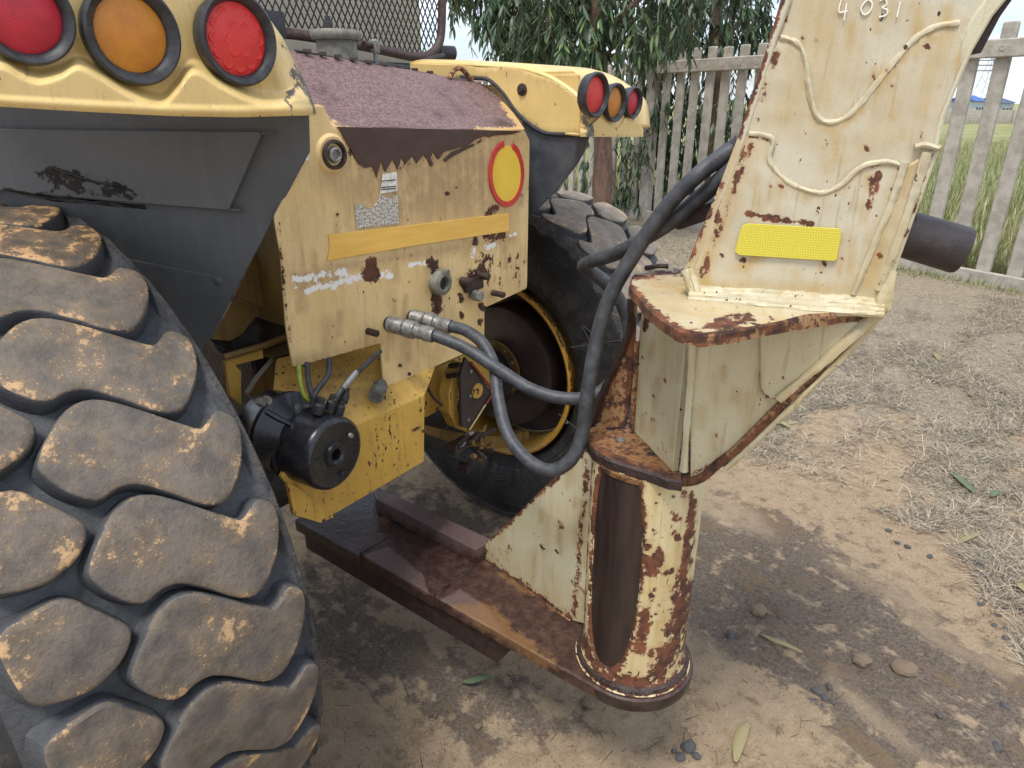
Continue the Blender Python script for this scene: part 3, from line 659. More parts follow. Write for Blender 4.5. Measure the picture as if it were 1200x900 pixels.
# right fender: inner side shell, top skin, rear end with lamps
XI = .475
side_px = [(480, 73), (540, 75), (600, 79), (622, 83), (642, 90), (660, 101), (674, 112), (684, 124), (688, 140), (690, 158), (639, 156.5), (622, 147), (605, 132), (590, 110), (573, 94), (556, 92), (520, 92), (480, 92)]
sp3 = xs(TR.x, side_px, XI)
fr_ = plate('fender', sp3, (-1, 0, 0), .008, M['fender'], tractor, res=.012, bev=.004, disp=lambda p: .006*mn.noise(Vector(p)*6))
wear(fr_, TR, [('R', 'line', [(682, 120), (686, 140), (688, 158)], 9, .95), ('R', 'line', [(600, 82), (650, 96), (680, 120)], 4, .35), ('G', 'line', [(560, 80), (640, 95)], 10, .3)])
lathe('fender_bolt', [(0, .017), (.003, .017), (.005, .012), (.005, .008), (.010, .007), (.010, .001)], TR.x(612, 105, XI), (-1, 0, 0), M['rust'], fr_, 16)
# top skin swept from the shell's crest outwards
V, F = [], []; crest = catmull(xs(TR.x, side_px[:10], XI), 4); nx_ = 14
for p in crest:
    for k in range(nx_+1):
        t = k/nx_; r0 = math.sin(min(1, t*5)*math.pi/2)
        dx = .34*t; V.append(p+np.array([dx, -.010*r0*(1-.0*t), .012*r0]))
for i in range(len(crest)-1):
    for k in range(nx_): a = i*(nx_+1)+k; F.append((a, a+1, a+nx_+2, a+nx_+1))
ts = fixn(mk('fender_top', V[:], F, M['fender'], fr_)); sm = ts.modifiers.new('solid', 'SOLIDIFY'); sm.thickness = .006
wear(ts, TR, [('R', 'line', [(684, 122), (690, 150)], 6, .6)])
YR = -.50
lipR = [(688, 160), (754, 160.5)]
V, F = [], []; ns, nt_ = 90, 60
topR = [(672, 84), (686, 82), (695, 82), (702, 86), (707, 93), (712, 93), (722, 95), (729, 101), (733, 105), (738, 104), (745, 110), (750, 128), (754, 146)]
rdg = [(672, 150), (686, 150), (694, 142), (703, 133), (712, 140), (722, 149), (728, 142), (733, 134), (742, 133), (748, 140), (754, 148)]
for i in range(ns+1):
    u = 680+(754-680)*i/ns; vl = 160.3; vt = min(interp(topR, u), 150)
    for j in range(nt_+1):
        t = j/nt_; v = vl+(vt-vl)*t; vr = interp(rdg, u); e = min(1, max(0, (v-vr)/10+.5)); e = e*e*(3-2*e)
        V.append(TR.y(u, v, YR+.025-.038*e+.03*max(0, (t-.8)/.2)**2))
W_ = nt_+1
for i in range(ns):
    for j in range(nt_): F.append((i*W_+j, (i+1)*W_+j, (i+1)*W_+j+1, i*W_+j+1))
n1 = len(V)
for k, (dy, dz) in enumerate(((.02, .001), (.08, -.004), (.5, -.05))):
    for i in range(ns+1): V.append(V[i*W_+nt_]+np.array([0, dy, dz]))
for k in range(3):
    for i in range(ns):
        a = (lambda q: q*W_+nt_) if k == 0 else (lambda q, k=k: n1+(k-1)*(ns+1)+q); F.append((a(i), a(i+1), n1+k*(ns+1)+i+1, n1+k*(ns+1)+i))
n0 = len(V)
for i in range(ns+1): V.append(V[i*W_]+np.array([0, .05, .004]))
for i in range(ns): F.append((i*W_, n0+i, n0+i+1, (i+1)*W_))
nw = len(V)
for j in range(nt_+1): V.append(np.array([.488, V[j][1]+.012, V[j][2]]))
for j in range(nt_+1): V.append(np.array([.492, V[j][1]+.30, V[j][2]]))
for j in range(nt_): F += [(j, j+1, nw+j+1, nw+j), (nw+j, nw+j+1, nw+nt_+j+2, nw+nt_+j+1)]
fr2 = fixn(mk('fender_end', V, F, M['fender'], fr_)); sm = fr2.modifiers.new('solid', 'SOLIDIFY'); sm.thickness = .006
wear(fr2, TR, [('R', 'line', [(688, 130), (692, 145), (690, 160)], 8, .9), ('R', 'line', [(692, 158), (750, 159)], 3, .35), ('R', 'line', [(741, 140), (744, 136)], 4, .8)])
lamp(TR.y(694, 111, YR-.008), 25, M['lensbright'], fr_, -3, .80)
lamp(TR.y(717, 120, YR-.008), 21.5, M['lensamber'], fr_, -2, .78)
lamp(TR.y(738, 120, YR-.008), 17.5, M['lensred'], fr_, -2, .80)

# ---- wheel arch plates, left
ap = TR.y(362, 134, -.40); _pb = TR.y(321, 256, -.33); _pc = TR.y(0, 120, -.04); an = np.cross(_pb-ap, _pc-ap); an /= np.linalg.norm(an)
if (TR.loc(C)-ap) @ an < 0: an = -an
def arch(px, off): return [TR.at(u, v, ap+an*off, an) for u, v in px]
wl = plate('wheel_arch', arch([(-160, 108), (0, 118), (362, 134), (363, 178), (321, 256), (283, 328), (247, 396), (60, 345), (-160, 310)], 0), an, .006, M['darkplate'], tractor, res=.03)
apl = plate('arch_plate', arch([(-160, 140), (0, 151), (304, 155), (306, 160), (268, 247), (130, 236), (-160, 208)], .020), an, .016, M['darkplate'], wl, res=.011, bev=.002)
wear(apl, TR, [('R', 'fill', [(38, 202), (60, 194), (85, 198), (120, 210), (150, 216), (166, 230), (160, 236), (100, 232), (45, 215)], 8, .62), ('R', 'line', [(0, 222), (130, 238)], 5, .7), ('G', 'line', [(170, 240), (268, 248)], 30, .5), ('R', 'line', [(26, 135), (27, 147)], 4, .7), ('G', 'fill', [(0, 160), (290, 165), (260, 235), (100, 220)], 60, .35)])
tube('plate_lip', arch([(269, 246), (283, 247)], .014), .004, M['darkplate'], wl, 6)
tube('plate_lip', arch([(306, 157), (324, 155)], .014), .003, M['darkplate'], wl, 6)
plate('lower_plate', arch([(90, 292), (282, 329), (247, 396), (238, 412), (150, 440), (60, 330)], .004), an, .008, M['darkplate'], wl, res=.03, bev=.002)
bead('cracked_seam', arch([(0, 221), (20, 224), (60, 233), (100, 236), (170, 243)], .002), .004, M['grease'], wl)
bead('cracked_seam', arch([(60, 196), (85, 205), (110, 213), (135, 217), (155, 224)], .021), .0025, M['grease'], wl)
hexbolt('arch_bolt', arch([(256, 329)], .0)[0], an, .010, .006, M['darkplate'], wl)
# right wing plates
wr_ = plate('wheel_arch', xs(TR.x, [(622, 146), (640, 156), (690, 158), (687, 172), (676, 192), (650, 225), (622, 252), (612, 260), (612, 140)], XI+.004), (-1, 0, 0), .006, M['darkblue'], tractor, res=.03)

# ---- structure behind/below the panel, left
box('transmission_housing', (-.36, -.06, .78), (.36, 1.0, 1.50), M['grease'], tractor, .02)
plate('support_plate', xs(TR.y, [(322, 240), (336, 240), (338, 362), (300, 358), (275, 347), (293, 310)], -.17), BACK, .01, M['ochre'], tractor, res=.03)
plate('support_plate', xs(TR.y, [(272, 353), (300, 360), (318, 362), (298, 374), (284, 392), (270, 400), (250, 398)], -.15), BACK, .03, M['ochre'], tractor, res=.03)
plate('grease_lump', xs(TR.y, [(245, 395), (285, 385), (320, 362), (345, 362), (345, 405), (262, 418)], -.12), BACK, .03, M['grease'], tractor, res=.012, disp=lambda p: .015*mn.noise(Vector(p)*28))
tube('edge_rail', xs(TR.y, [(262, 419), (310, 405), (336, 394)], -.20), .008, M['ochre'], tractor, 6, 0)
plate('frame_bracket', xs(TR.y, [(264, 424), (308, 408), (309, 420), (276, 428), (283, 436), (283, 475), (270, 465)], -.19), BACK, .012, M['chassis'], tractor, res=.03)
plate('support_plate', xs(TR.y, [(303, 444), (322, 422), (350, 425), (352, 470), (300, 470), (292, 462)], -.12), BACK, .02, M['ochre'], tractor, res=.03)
box('pipe_block', TR.y(318, 421, -.18), TR.y(336, 402, -.12), M['ochre'], tractor)
# ---- chassis box
CY = -.40
c1 = TR.y(498, 463, CY); c2 = TR.y(497, 541, CY); c3_ = TR.y(376, 612, CY); c4 = TR.y(330, 560, CY); c5 = TR.y(352, 517, CY)
ch = plate('chassis_box', [c1, c2, c3_, c4, TR.y(345, 530, CY)], BACK, .012, M['chassis'], tractor, res=.008, rnd=.006)
wear(ch, TR, [('R', 'line', [(486, 505), (490, 502)], 6, 1), ('R', 'line', [(494, 504), (495, 504)], 5, 1), ('R', 'line', [(378, 612), (495, 543)], 3, .5), ('G', 'fill', [(420, 520), (380, 600), (340, 560), (400, 500)], 40, .25)])
q1 = TR.y(330, 425, CY+.17); q2 = TR.y(448, 395, CY+.17); q3 = TR.y(500, 430, CY+.17)
a1, a2 = TR.y(345, 530, CY), c1
nn_ = np.cross(a2-a1, q1-a1); nn_ /= np.linalg.norm(nn_)
if nn_[1] > 0: nn_ = -nn_
top_ = plate('chassis_slope', [TR.at(u, v, a1, nn_) for u, v in ((345, 530), (498, 463), (512, 425), (448, 392), (325, 420), (320, 470))], nn_, .012, M['chassis'], tractor, res=.012)
wear(top_, TR, [('G', 'fill', [(325, 420), (450, 392), (470, 440), (350, 500)], 70, .9)])  # stain fill paints crease shading on the slope, along with grease
plate('chassis_foot', xs(TR.y, [(337, 565), (352, 572), (392, 606), (376, 613), (345, 604)], CY-.006), BACK, .012, M['chassis'], tractor, res=.02, rnd=.002)
# hook-ups above the brake chamber
tube('brake_line', [TR.y(446, 411, -.42), TR.y(420, 436, -.43), TR.y(402, 455, -.44), TR.y(392, 470, -.44)], .0055, M['hosedark'], tractor, 8)
lathe('line_sleeve', [(0, .007), (.05, .007), (.05, .001)], TR.y(402, 455, -.44), TR.y(412, 443, -.437)-TR.y(402, 455, -.44), M['zinc'], tractor, 10)
tube('brake_line', [TR.y(386, 420, -.38), TR.y(384, 440, -.40), TR.y(370, 460, -.42), TR.y(366, 475, -.42)], .0065, M['hosedark'], tractor, 8)
tube('brake_line', [TR.y(360, 425, -.38), TR.y(361, 445, -.40), TR.y(365, 462, -.42), TR.y(372, 476, -.42)], .006, M['hosedark'], tractor, 8)
grn = simple('green_air_line', (.28, .34, .03), (.18, .2, .03), .45, 40, .1)
tube('air_line', [TR.y(350, 428, -.38), TR.y(352, 450, -.40), TR.y(357, 464, -.41), TR.y(366, 472, -.41)], .0048, grn, tractor, 8)
cpl = lathe('hydraulic_coupling', [(0, .015), (.014, .015), (.014, .020), (.040, .020), (.042, .017), (.048, .017), (.048, .020), (.064, .020), (.066, .013), (.060, .011), (.060, .001)], TR.y(447, 450, -.36), TR.y(436, 474, -.42)-TR.y(447, 450, -.36), simple('grey_green_fitting', (.16, .16, .145), (.09, .09, .08), .5, 60, .05), tractor, 8, ang=25)
# brake chamber
bc = TR.y(394, 533, -.47); s = TR.scale(bc); R_ = 46*s; AX = np.array([.10, -1, -.02])
br = lathe('brake_chamber', [(-.155, R_*.62), (-.15, R_*.98), (-.115, R_*1.02), (-.108, R_*1.07), (-.098, R_*1.07), (-.092, R_*1.0), (-.016, R_*.98), (-.006, R_*.95), (0, R_*.86), (-.002, R_*.80), (-.002, R_*.34), (.004, R_*.32), (.005, R_*.22), (.001, R_*.15), (-.02, R_*.13), (-.02, .001)], bc, AX, M['blackpaint'], tractor, 56)
for a_, rr_ in ((.6, .62), (2.9, .60), (4.9, .60)):
    pp = bc+np.array([math.cos(a_)*R_*rr_, .0, math.sin(a_)*R_*rr_]); lathe('chamber_lug', [(-.003, .006), (.004, .005), (.004, .001)], pp, AX, M['zinc'] if a_ < 1 else M['blackpaint'], br, 10)
b2 = TR.y(338, 507, -.36)
br2 = lathe('spring_chamber', [(-.08, R_*.6), (-.07, R_*.95), (-.02, R_*1.0), (-.012, R_*1.08), (-.002, R_*1.08), (.006, R_*.95), (.03, R_*.6), (.03, .001)], b2, AX, M['blackpaint'], tractor, 48)
for u, v in ((303, 470), (345, 477), (310, 468)): hexbolt('chamber_nut', TR.y(u, v, -.37), AX, .009, .016, M['zinc'], br2)
for u, v, r_ in ((372, 478, .013), (386, 474, .011), (396, 479, .012), (402, 466, .010)):
    lathe('line_elbow', [(0, r_), (.02, r_), (.024, r_*.7), (.035, r_*.7), (.035, .001)], TR.y(u, v+6, -.43), (0.3, -.2, 1), M['cabdark'], br, 10)
tube('chamber_bracket', [TR.y(312, 482, -.37), TR.y(330, 492, -.39), TR.y(348, 500, -.40)], .006, M['blackpaint'], br, 6)
# ---- right part: plates, slotted bracket, valve cluster
plate('axle_carrier', xs(TR.y, [(490, 445), (545, 415), (568, 405), (577, 440), (573, 462), (540, 468), (520, 478), (498, 490)], -.16), BACK, .05, M['chassis'], tractor, res=.02, rnd=.01)
wear(tractor.children[-1], TR, [('G', 'fill', [(490, 445), (545, 415), (525, 470), (498, 490)], 40, .6)])
gd = [TR.y(u, v, -.24) for u, v in ((541, 425), (531, 440), (526, 462), (527, 485), (535, 502), (546, 506), (548, 500), (541, 494), (536, 478), (537, 458), (543, 440), (549, 430))]
plate('curved_guard', gd, BACK, .04, M['chassis'], tractor, res=.01)
bk = plate('slotted_bracket', xs(TR.y, [(546, 418), (576, 459), (551, 503), (541, 500), (540, 440)], -.27), BACK, .010, M['drum'], tractor, res=.02, rnd=.006)
lathe('bracket_eye', [(0, .025), (.004, .024), (.004, .001)], TR.y(559, 458, -.272), BACK, M['chassis'], bk, 24)
tube('bracket_edge', xs(TR.y, [(552, 425), (566, 443), (577, 459), (569, 474)], -.275), .0045, simple('faded_red_edge', (.28, .035, .03), (.14, .03, .025), .5, 60, .2), bk, 8, 4)
tube('bracket_edge', xs(TR.y, [(569, 474), (559, 490), (550, 504)], -.275), .003, M['panel'], bk, 8, 4)
for u, v in ((551, 435), (550, 464), (548, 492)): hexbolt('bracket_bolt', TR.y(u, v, -.27), BACK, .006, .006, M['zinc'], bk)
tube('brake_line', [TR.y(503, 437, -.22), TR.y(501, 452, -.22), TR.y(508, 466, -.22), TR.y(518, 475, -.22)], .004, M['hosedark'], tractor, 8)
for u, v in ((533, 428), (540, 436), (530, 440)): lathe('rusty_stud', [(-.02, .008), (.02, .008), (.02, .001)], TR.y(u, v, -.24), (.2, -1, .3), M['rust'], tractor, 10)
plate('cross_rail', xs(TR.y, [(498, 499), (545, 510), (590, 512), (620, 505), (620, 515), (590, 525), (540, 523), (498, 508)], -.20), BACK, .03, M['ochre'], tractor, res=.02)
valve = box('valve_block', TR.y(533, 530, -.28), TR.y(552, 508, -.22), M['rust'], tractor)
for k in range(16):
    u = random.uniform(530, 570); v = random.uniform(506, 535); d = np.array([random.uniform(-1, 1), random.uniform(-1, .2), random.uniform(-.5, .8)]); d /= np.linalg.norm(d)
    L_ = random.uniform(.02, .05); r_ = random.uniform(.004, .008)
    lathe('valve_fitting', [(0, r_), (L_*.4, r_), (L_*.4, r_*1.5), (L_*.7, r_*1.5), (L_*.7, r_), (L_, r_), (L_, .001)], TR.y(u, v, -.27), d, random.choice([M['rust'], M['zinc'], M['ochre'], M['rust'], M['ochre']]), valve, 8)
lathe('valve_rod', [(0, .006), (.07, .006), (.07, .001)], TR.y(562, 511, -.28), (1, -.1, 0), M['rust'], valve, 8)
lathe('valve_spool', [(-.03, .016), (0, .016), (0, .022), (.006, .022), (.006, .001)], TR.y(548, 548, -.25), (.3, -1, 0), M['rust'], valve, 16)
lathe('axle_tube', [(-.62, .085), (.25, .085), (.45, .10), (.62, .12), (.62, .001)], (0, 0, .62), (1, 0, 0), M['grease'], tractor, 32)

# ---- wheels
def tyreprofile(): return [(.730, .340), (.705, .338), (.685, .352), (.668, .376), (.650, .43), (.640, .48), (.636, .53), (.637, .57), (.642, .600), (.646, .618), (.652, .626), (.662, .624), (.672, .612), (.70, .607),
                           (.88, .612), (1.05, .606), (1.085, .598), (1.10, .575), (1.115, .53), (1.118, .48), (1.105, .42), (1.075, .37), (1.05, .345), (1.02, .34)]
LUGA = [(-.958, .154), (-.932, .185), (-.895, .215), (-.862, .219), (-.821, .189), (-.767, .135), (-.732, .106), (-.708, .116), (-.69, .130), (-.672, .112), (-.676, .076), (-.700, .026), (-.738, -.003), (-.772, .001), (-.807, .030), (-.854, .068), (-.889, .078), (-.92, .075), (-.946, .106), (-.962, .137)]
LUGA2 = [(-.981, .185), (-.957, .213), (-.923, .240), (-.893, .244), (-.856, .219), (-.806, .171), (-.775, .146), (-.754, .152), (-.738, .165), (-.720, .148), (-.725, .112), (-.750, .068), (-.784, .038), (-.814, .044), (-.850, .080), (-.886, .111), (-.916, .117), (-.944, .112), (-.970, .138), (-.984, .169)]
LUGB2 = [(-1.100, .308), (-1.060, .316), (-1.029, .315), (-1.008, .291), (-.985, .258), (-.976, .236), (-.992, .213), (-1.020, .199), (-1.043, .196), (-1.072, .203), (-1.094, .216), (-1.102, .255)]
LUGB = [(-1.092, .292), (-1.05, .300), (-1.011, .297), (-.991, .272), (-.962, .235), (-.952, .213), (-.970, .190), (-1.000, .174), (-1.025, .171), (-1.06, .178), (-1.088, .19), (-1.096, .23)]
def lugmesh(name, out, sgn, low=0, mats=None, RW=RW, mid=.88):
    O = np.array(catmull([(abs(l), a) for l, a in out], 3, True)); c = O.mean(0)
    if .5*np.sum(O[:, 0]*np.roll(O[:, 1], -1)-np.roll(O[:, 0], -1)*O[:, 1]) < 0: O = O[::-1]
    m = len(O); tn = np.roll(O, -1, 0)-np.roll(O, 1, 0); tn /= np.linalg.norm(tn, axis=1)[:, None]; nn = np.c_[-tn[:, 1], tn[:, 0]]
    O = O-nn*.0055
    def crown(l): return RW-.05*max(0, abs(l-mid)-.13)**1.2*1.5-low
    def P(l, a, dr):
        r = crown(l)+dr; th = a/RW; return (sgn*l, -r*math.cos(th), r*math.sin(th))
    V, F = [], []
    for off, dr in ((-.009, -.048), (-.003, -.024), (-.0015, -.007), (.0005, -.0025), (.0038, -.0004)):
        for q in O+nn*off: V.append(P(q[0], q[1], dr+.0015*mn.noise(Vector((q[0]*30, q[1]*30, dr*50)))))
    for r in range(4):
        for i in range(m): j = (i+1) % m; F.append((r*m+i, r*m+j, (r+1)*m+j, (r+1)*m+i))
    I = O+nn*.0038; res = .010
    lo, hi = I.min(0), I.max(0); gx, gy = np.meshgrid(np.arange(lo[0], hi[0], res), np.arange(lo[1], hi[1], res)); G = np.c_[gx.ravel(), gy.ravel()]
    G = G[inpoly(G, I)]; G = G[segdist(G, list(I)+[I[0]]) > res*.5]
    r_ = delaunay_2d_cdt([Vector(p) for p in I]+[Vector(p) for p in G], [(i, (i+1) % m) for i in range(m)], [list(range(m))], 1, 1e-6)
    idx = {}
    for i, q in enumerate(r_[3]):
        src = [k for k in q if k < m]
        if src: idx[i] = 4*m+src[0]
        else: idx[i] = len(V); p = r_[0][i]; V.append(P(p[0], p[1], .0022*mn.noise(Vector((p[0]*22, p[1]*22, sgn)))))
    F += [tuple(idx[k] for k in f) for f in r_[2]]
    o = mk(name, V, F, None); fixn(o); me = o.data; bpy.data.objects.remove(o); me.materials.append(mats or M['lug']); me.materials.append(M['luglow'])
    for p in me.polygons:
        if math.hypot(p.center[1], p.center[2]) < crown(abs(p.center[0]))-.0045: p.material_index = 1
    A_ = me.color_attributes.new('wear', 'FLOAT_COLOR', 'POINT'); cc = np.zeros((len(V), 4)); cc[:, 3] = 1
    la = np.array([(abs(v[0]), math.atan2(v[2], -v[1])*RW) for v in V]); dd = segdist(la, list(O)+[O[0]]); cc[:, 0] = np.clip(1-dd/.016, 0, 1); cc[:5*m, 0] = .6
    A_.data.foreach_set('color', cc.ravel())
    return me
def wheel(sgn):
    prof = [(l, r+(.012 if sgn > 0 and .66 < l < 1.09 else 0)) for l, r in tyreprofile()]; n = 240; V, F = [], []
    RR, ZC = (.734, .690) if sgn < 0 else (RW, RW); pitch, nl, lA, lB = (360/29, 29, LUGA2, LUGB2) if sgn < 0 else (15, 24, LUGA, LUGB)
    if sgn < 0: prof = [(float(np.interp(l, [.63, .672, .958, 1.096, 1.12], [.682, .720, .982, 1.105, 1.22])), q+RR-RW) for l, q in prof]
    inn = .05 if sgn < 0 else 0; dR = RR-RW
    for l, r in prof:
        for k in range(n):
            th = 2*math.pi*k/n
            j = 0
            if .64 <= l-inn <= .667: j = .009*mn.noise(Vector((l*60, th*14, 3)))+.009*mn.noise(Vector((l*200, th*50, 3)))
            elif .67 < l < 1.08: j = .0015*mn.noise(Vector((l*25, math.cos(th)*12, math.sin(th)*12)))
            V.append((sgn*l+sgn*j*.5, -(r+j)*math.cos(th), (r+j)*math.sin(th)))
    for i in range(len(prof)-1):
        for k in range(n): j = (k+1) % n; F.append((i*n+k, i*n+j, (i+1)*n+j, (i+1)*n+k))
    ty = mk('tyre', V, F, M['side'], tractor, (0, 0, ZC)); fixn(ty)
    ty.data.materials.append(M['torn']); ty.data.materials.append(M['luglow'])
    for p in ty.data.polygons:
        l = abs(p.center[0])-inn*.9; r = math.hypot(p.center[1], p.center[2])-dR
        if r > .600: p.material_index = 1 if l < .668 else 2
        elif r > .585 and l > 1: p.material_index = 2
    for mats, sel in ((M['lug'] if sgn < 0 else M['lugtan'], 0), (M['lugtop'], 1)):
        mA, mB = lugmesh('tread_lug', lA, sgn, 0, mats, RR, .88+inn*.6), lugmesh('tread_lug', lB, sgn, .003, mats, RR, .88+inn*.6)
        for k in range(nl):
            ang = pitch*k   # lug angles rise with k
            world_a = (11+ang) % 360
            muddy = (62 < world_a < 150) and sgn < 0
            if muddy != bool(sel): continue
            for me in (mA, mB):
                o = bpy.data.objects.new('tread_lug', me); COL.objects.link(o); o.parent = ty; o.rotation_euler = (-math.radians(ang), 0, 0)
    rp = [(.705, .336), (.672, .352), (.662, .352), (.660, .344), (.672, .330), (.70, .322), (.75, .316), (.95, .316), (1.0, .33), (1.04, .345), (1.055, .345)]
    n = 120; V, F = [], []
    for l, r in rp:
        for k in range(n): th = 2*math.pi*k/n; V.append((sgn*l, -r*math.cos(th), r*math.sin(th)))
    for i in range(len(rp)-1):
        for k in range(n): j = (k+1) % n; F.append((i*n+k, i*n+j, (i+1)*n+j, (i+1)*n+k))
    rim = fixn(mk('rim', V, F, M['rimyellow'], tractor, (0, 0, RW))); a_ = rim.data.color_attributes.new('wear', 'FLOAT_COLOR', 'POINT')
    for i, v in enumerate(rim.data.vertices):
        a_.data[i].color = (.42 if i < 3*n else .12, .9 if abs(v.co[0]) > .75 else .1, .42 if i in range(n, 2*n) else 0, 1)
    X = (sgn, 0, 0)
    if sgn < 0: rim.scale = (1.03, 1.26, 1.26); rim.location = (0, 0, ZC)
    lathe('rim_disc', [(.84, .315), (.85, .31), (.84, .13), (.80, .10), (.80, .001)], (0, 0, 0), X, M['drum'], rim, 64)
    lathe('brake_drum', [(.70, .13), (.70, .225), (.705, .238), (.74, .242), (.76, .236), (.82, .236), (.84, .2), (.84, .001)], (0, 0, 0), X, M['drum'], rim, 80)
    hub = lathe('hub', [(.64, .001), (.64, .06), (.66, .065), (.66, .085), (.675, .088), (.70, .088), (.70, .10), (.72, .1)], (0, 0, 0), X, M['drum'], rim, 40)
    lathe('hub_flange', [(.668, .104), (.668, .114), (.675, .116), (.68, .110), (.69, .095)], (0, 0, 0), X, M['ochre'], rim, 40)
    for k in range(12):
        th = 2*math.pi*k/12; hexbolt('hub_bolt', (sgn*.66, .106*math.cos(th), .106*math.sin(th)), (-sgn, 0, 0), .009, .012, M['ochre'], hub)
    # raised mould ribs on the inner wall
    for r0, l0 in ((.405, .659), (.418, .656), (.560, .6365), (.592, .640)):
        lathe_ring = []
        V, F = sweep([np.array((sgn*(l0-.0005), -r0*math.cos(t), r0*math.sin(t))) for t in np.linspace(0, 2*math.pi, 121)], .0014, 5, False)
        mk('mould_rib', V, F, M['side'], ty) if sgn > 0 else None
    return ty
tyL = wheel(-1); tyR = wheel(1)
# mould letters 'ST' seen upside down on the inner wall, block outlines
def wallpoly(pts, name='sidewall_letter'):
    # pts: picture points on the inner wall
    P = xs(TR.x, pts, .636); P = [p-np.array([0, 0, RW]) for p in P]
    return tube(name, P, .0013, M['luglow'], tyR, 5, 0)
wallpoly([(571, 552), (594, 552), (597, 568), (572, 567), (572, 561), (591, 562)]); wallpoly([(572, 552), (572, 558), (590, 559), (594, 552)]); wallpoly([(611, 552), (617, 565)]); wallpoly([(617, 552), (623, 563)]); wallpoly([(556, 550), (558, 566)]); wallpoly([(563, 550), (566, 566)])
wallpoly([(683, 384), (690, 398), (693, 390), (685, 383), (683, 384)]); wallpoly([(668, 407), (705, 402), (726, 399)], 'mould_line'); wallpoly([(655, 485), (675, 502)], 'mould_line')

# ================================================================ TRAILER HITCH
hitch = root('trailer_hitch', TL, 'cream painted rusty goose-neck trailer hitch standing on its pivot column and drawbar', 'trailer hitch')
# parts are built in the hitch's own frame; helper to bring tractor-frame points over
def t2l(p): return TL.loc(TR.wld(p))
ZP = .374
def deckplate(name, l0, l1, r0, r1, z, th, mat, W=None, roundend=False):
    P = [(l0, -r0, z), (l1, -r0, z), (l1, -r1, z), (l0, -r1, z)]
    o = plate(name, [t2l(p) for p in P], (0, 0, 1), th, mat, hitch, res=.012, bev=.003, disp=lambda p: .0015*mn.noise(Vector(p)*9))
    if W: wear(o, TL, W)
    return o
sunlit_rustW = [('B', 'fill', [(422, 652), (455, 640), (495, 672), (505, 700)], 14, .95), ('B', 'fill', [(509, 702), (540, 688), (570, 710), (600, 745), (560, 735)], 18, .8), ('R', 'fill', [(530, 700), (580, 705), (660, 780), (670, 805), (600, 765), (520, 712)], 30, .75), ('R', 'line', [(570, 660), (640, 710), (668, 728)], 14, .55)]  # pale B fills paint sunlit patches on the plates; R marks are rust
deckplate('drawbar_plate', -.200, .10, -.12, .186, ZP-.006, .04, M['deck'], sunlit_rustW+[('R', 'line', [(450, 610), (470, 600)], 12, .9)])
deckplate('drawbar_plate', -.194, .10, .190, .488, ZP, .04, M['deck'], sunlit_rustW)
r0 = .492; Rb = .143; cx_, cy_ = -.050, -1.010
arc = [(cx_+Rb*math.cos(a), cy_+Rb*math.sin(a)) for a in np.linspace(math.radians(180), math.radians(360), 34)]
d3 = plate('drawbar_plate', [t2l((x, y, ZP)) for x, y in [(-.194, -r0)]+arc+[(.10, -r0)]], (0, 0, 1), .034, M['deck'], hitch, res=.010, bev=.004, disp=lambda p: .0015*mn.noise(Vector(p)*9)); wear(d3, TL, sunlit_rustW)
deckplate('drawbar_under_plate', -.185, .09, -.1, .70, ZP-.040, .075, M['rust'])
for r_ in (.188, .490): bead('weld_bead', [t2l((l, -r_, ZP-.002)) for l in (-.19, -.12, -.04, .04)], .004, M['rust'], hitch)
# raised side beam
BH = .052
be = [TR.z(u, v, ZP+BH) for u, v in ((468, 598), (557, 644), (577, 632), (470, 583))]; be[0] = be[0]+(be[0]-be[1])*.35; be[3] = be[3]+(be[3]-be[2])*.35
sb = plate('drawbar_side_beam', [t2l(p) for p in be], (0, 0, 1), BH, M['deck'], hitch, res=.012, bev=.003, disp=lambda p: .001*mn.noise(Vector(p)*9))
wear(sb, TL, [('B', 'line', [(430, 575), (570, 632)], 60, .75)])
# web between drawbar and column
w0 = TL.z(566, 652, ZP); w1 = TL.z(672, 728, ZP); wn_ = np.cross(w1-w0, [0, 0, 1.]); wn_ /= np.linalg.norm(wn_)
if (TL.loc(C)-w0) @ wn_ < 0: wn_ = -wn_
web_px = [(561, 638), (575, 632), (600, 608), (630, 578), (660, 550), (691, 522), (700, 530), (700, 735), (672, 728), (640, 706), (600, 678), (563, 655)]
web = plate('column_web', [TL.at(u, v, w0, wn_) for u, v in web_px], wn_, .016, M['creamweb'], hitch, res=.007, bev=.002, disp=lambda p: .0015*mn.noise(Vector(p)*8))
wear(web, TL, randwear(web_px, 40, 7)+[('R', 'line', [(561, 638), (600, 608), (630, 578), (691, 522)], 9, .85), ('R', 'line', [(563, 655), (600, 680), (640, 708), (672, 730)], 12, .8), ('R', 'line', [(562, 636), (566, 656)], 10, 1.0), ('R', 'line', [(688, 540), (680, 640), (672, 728)], 9, .6), ('R', 'line', [(570, 655), (590, 645)], 14, .4),
               ('G', 'line', [(575, 660), (672, 728)], 40, .6), ('R', 'line', [(634, 640), (638, 643)], 5, .8), ('R', 'line', [(652, 646), (655, 648)], 4, .8)])
bead('weld_bead', [TL.at(u, v, w0+wn_*.004, wn_) for u, v in ((564, 657), (600, 681), (640, 709), (668, 729))], .006, M['rustpaint'], hitch)
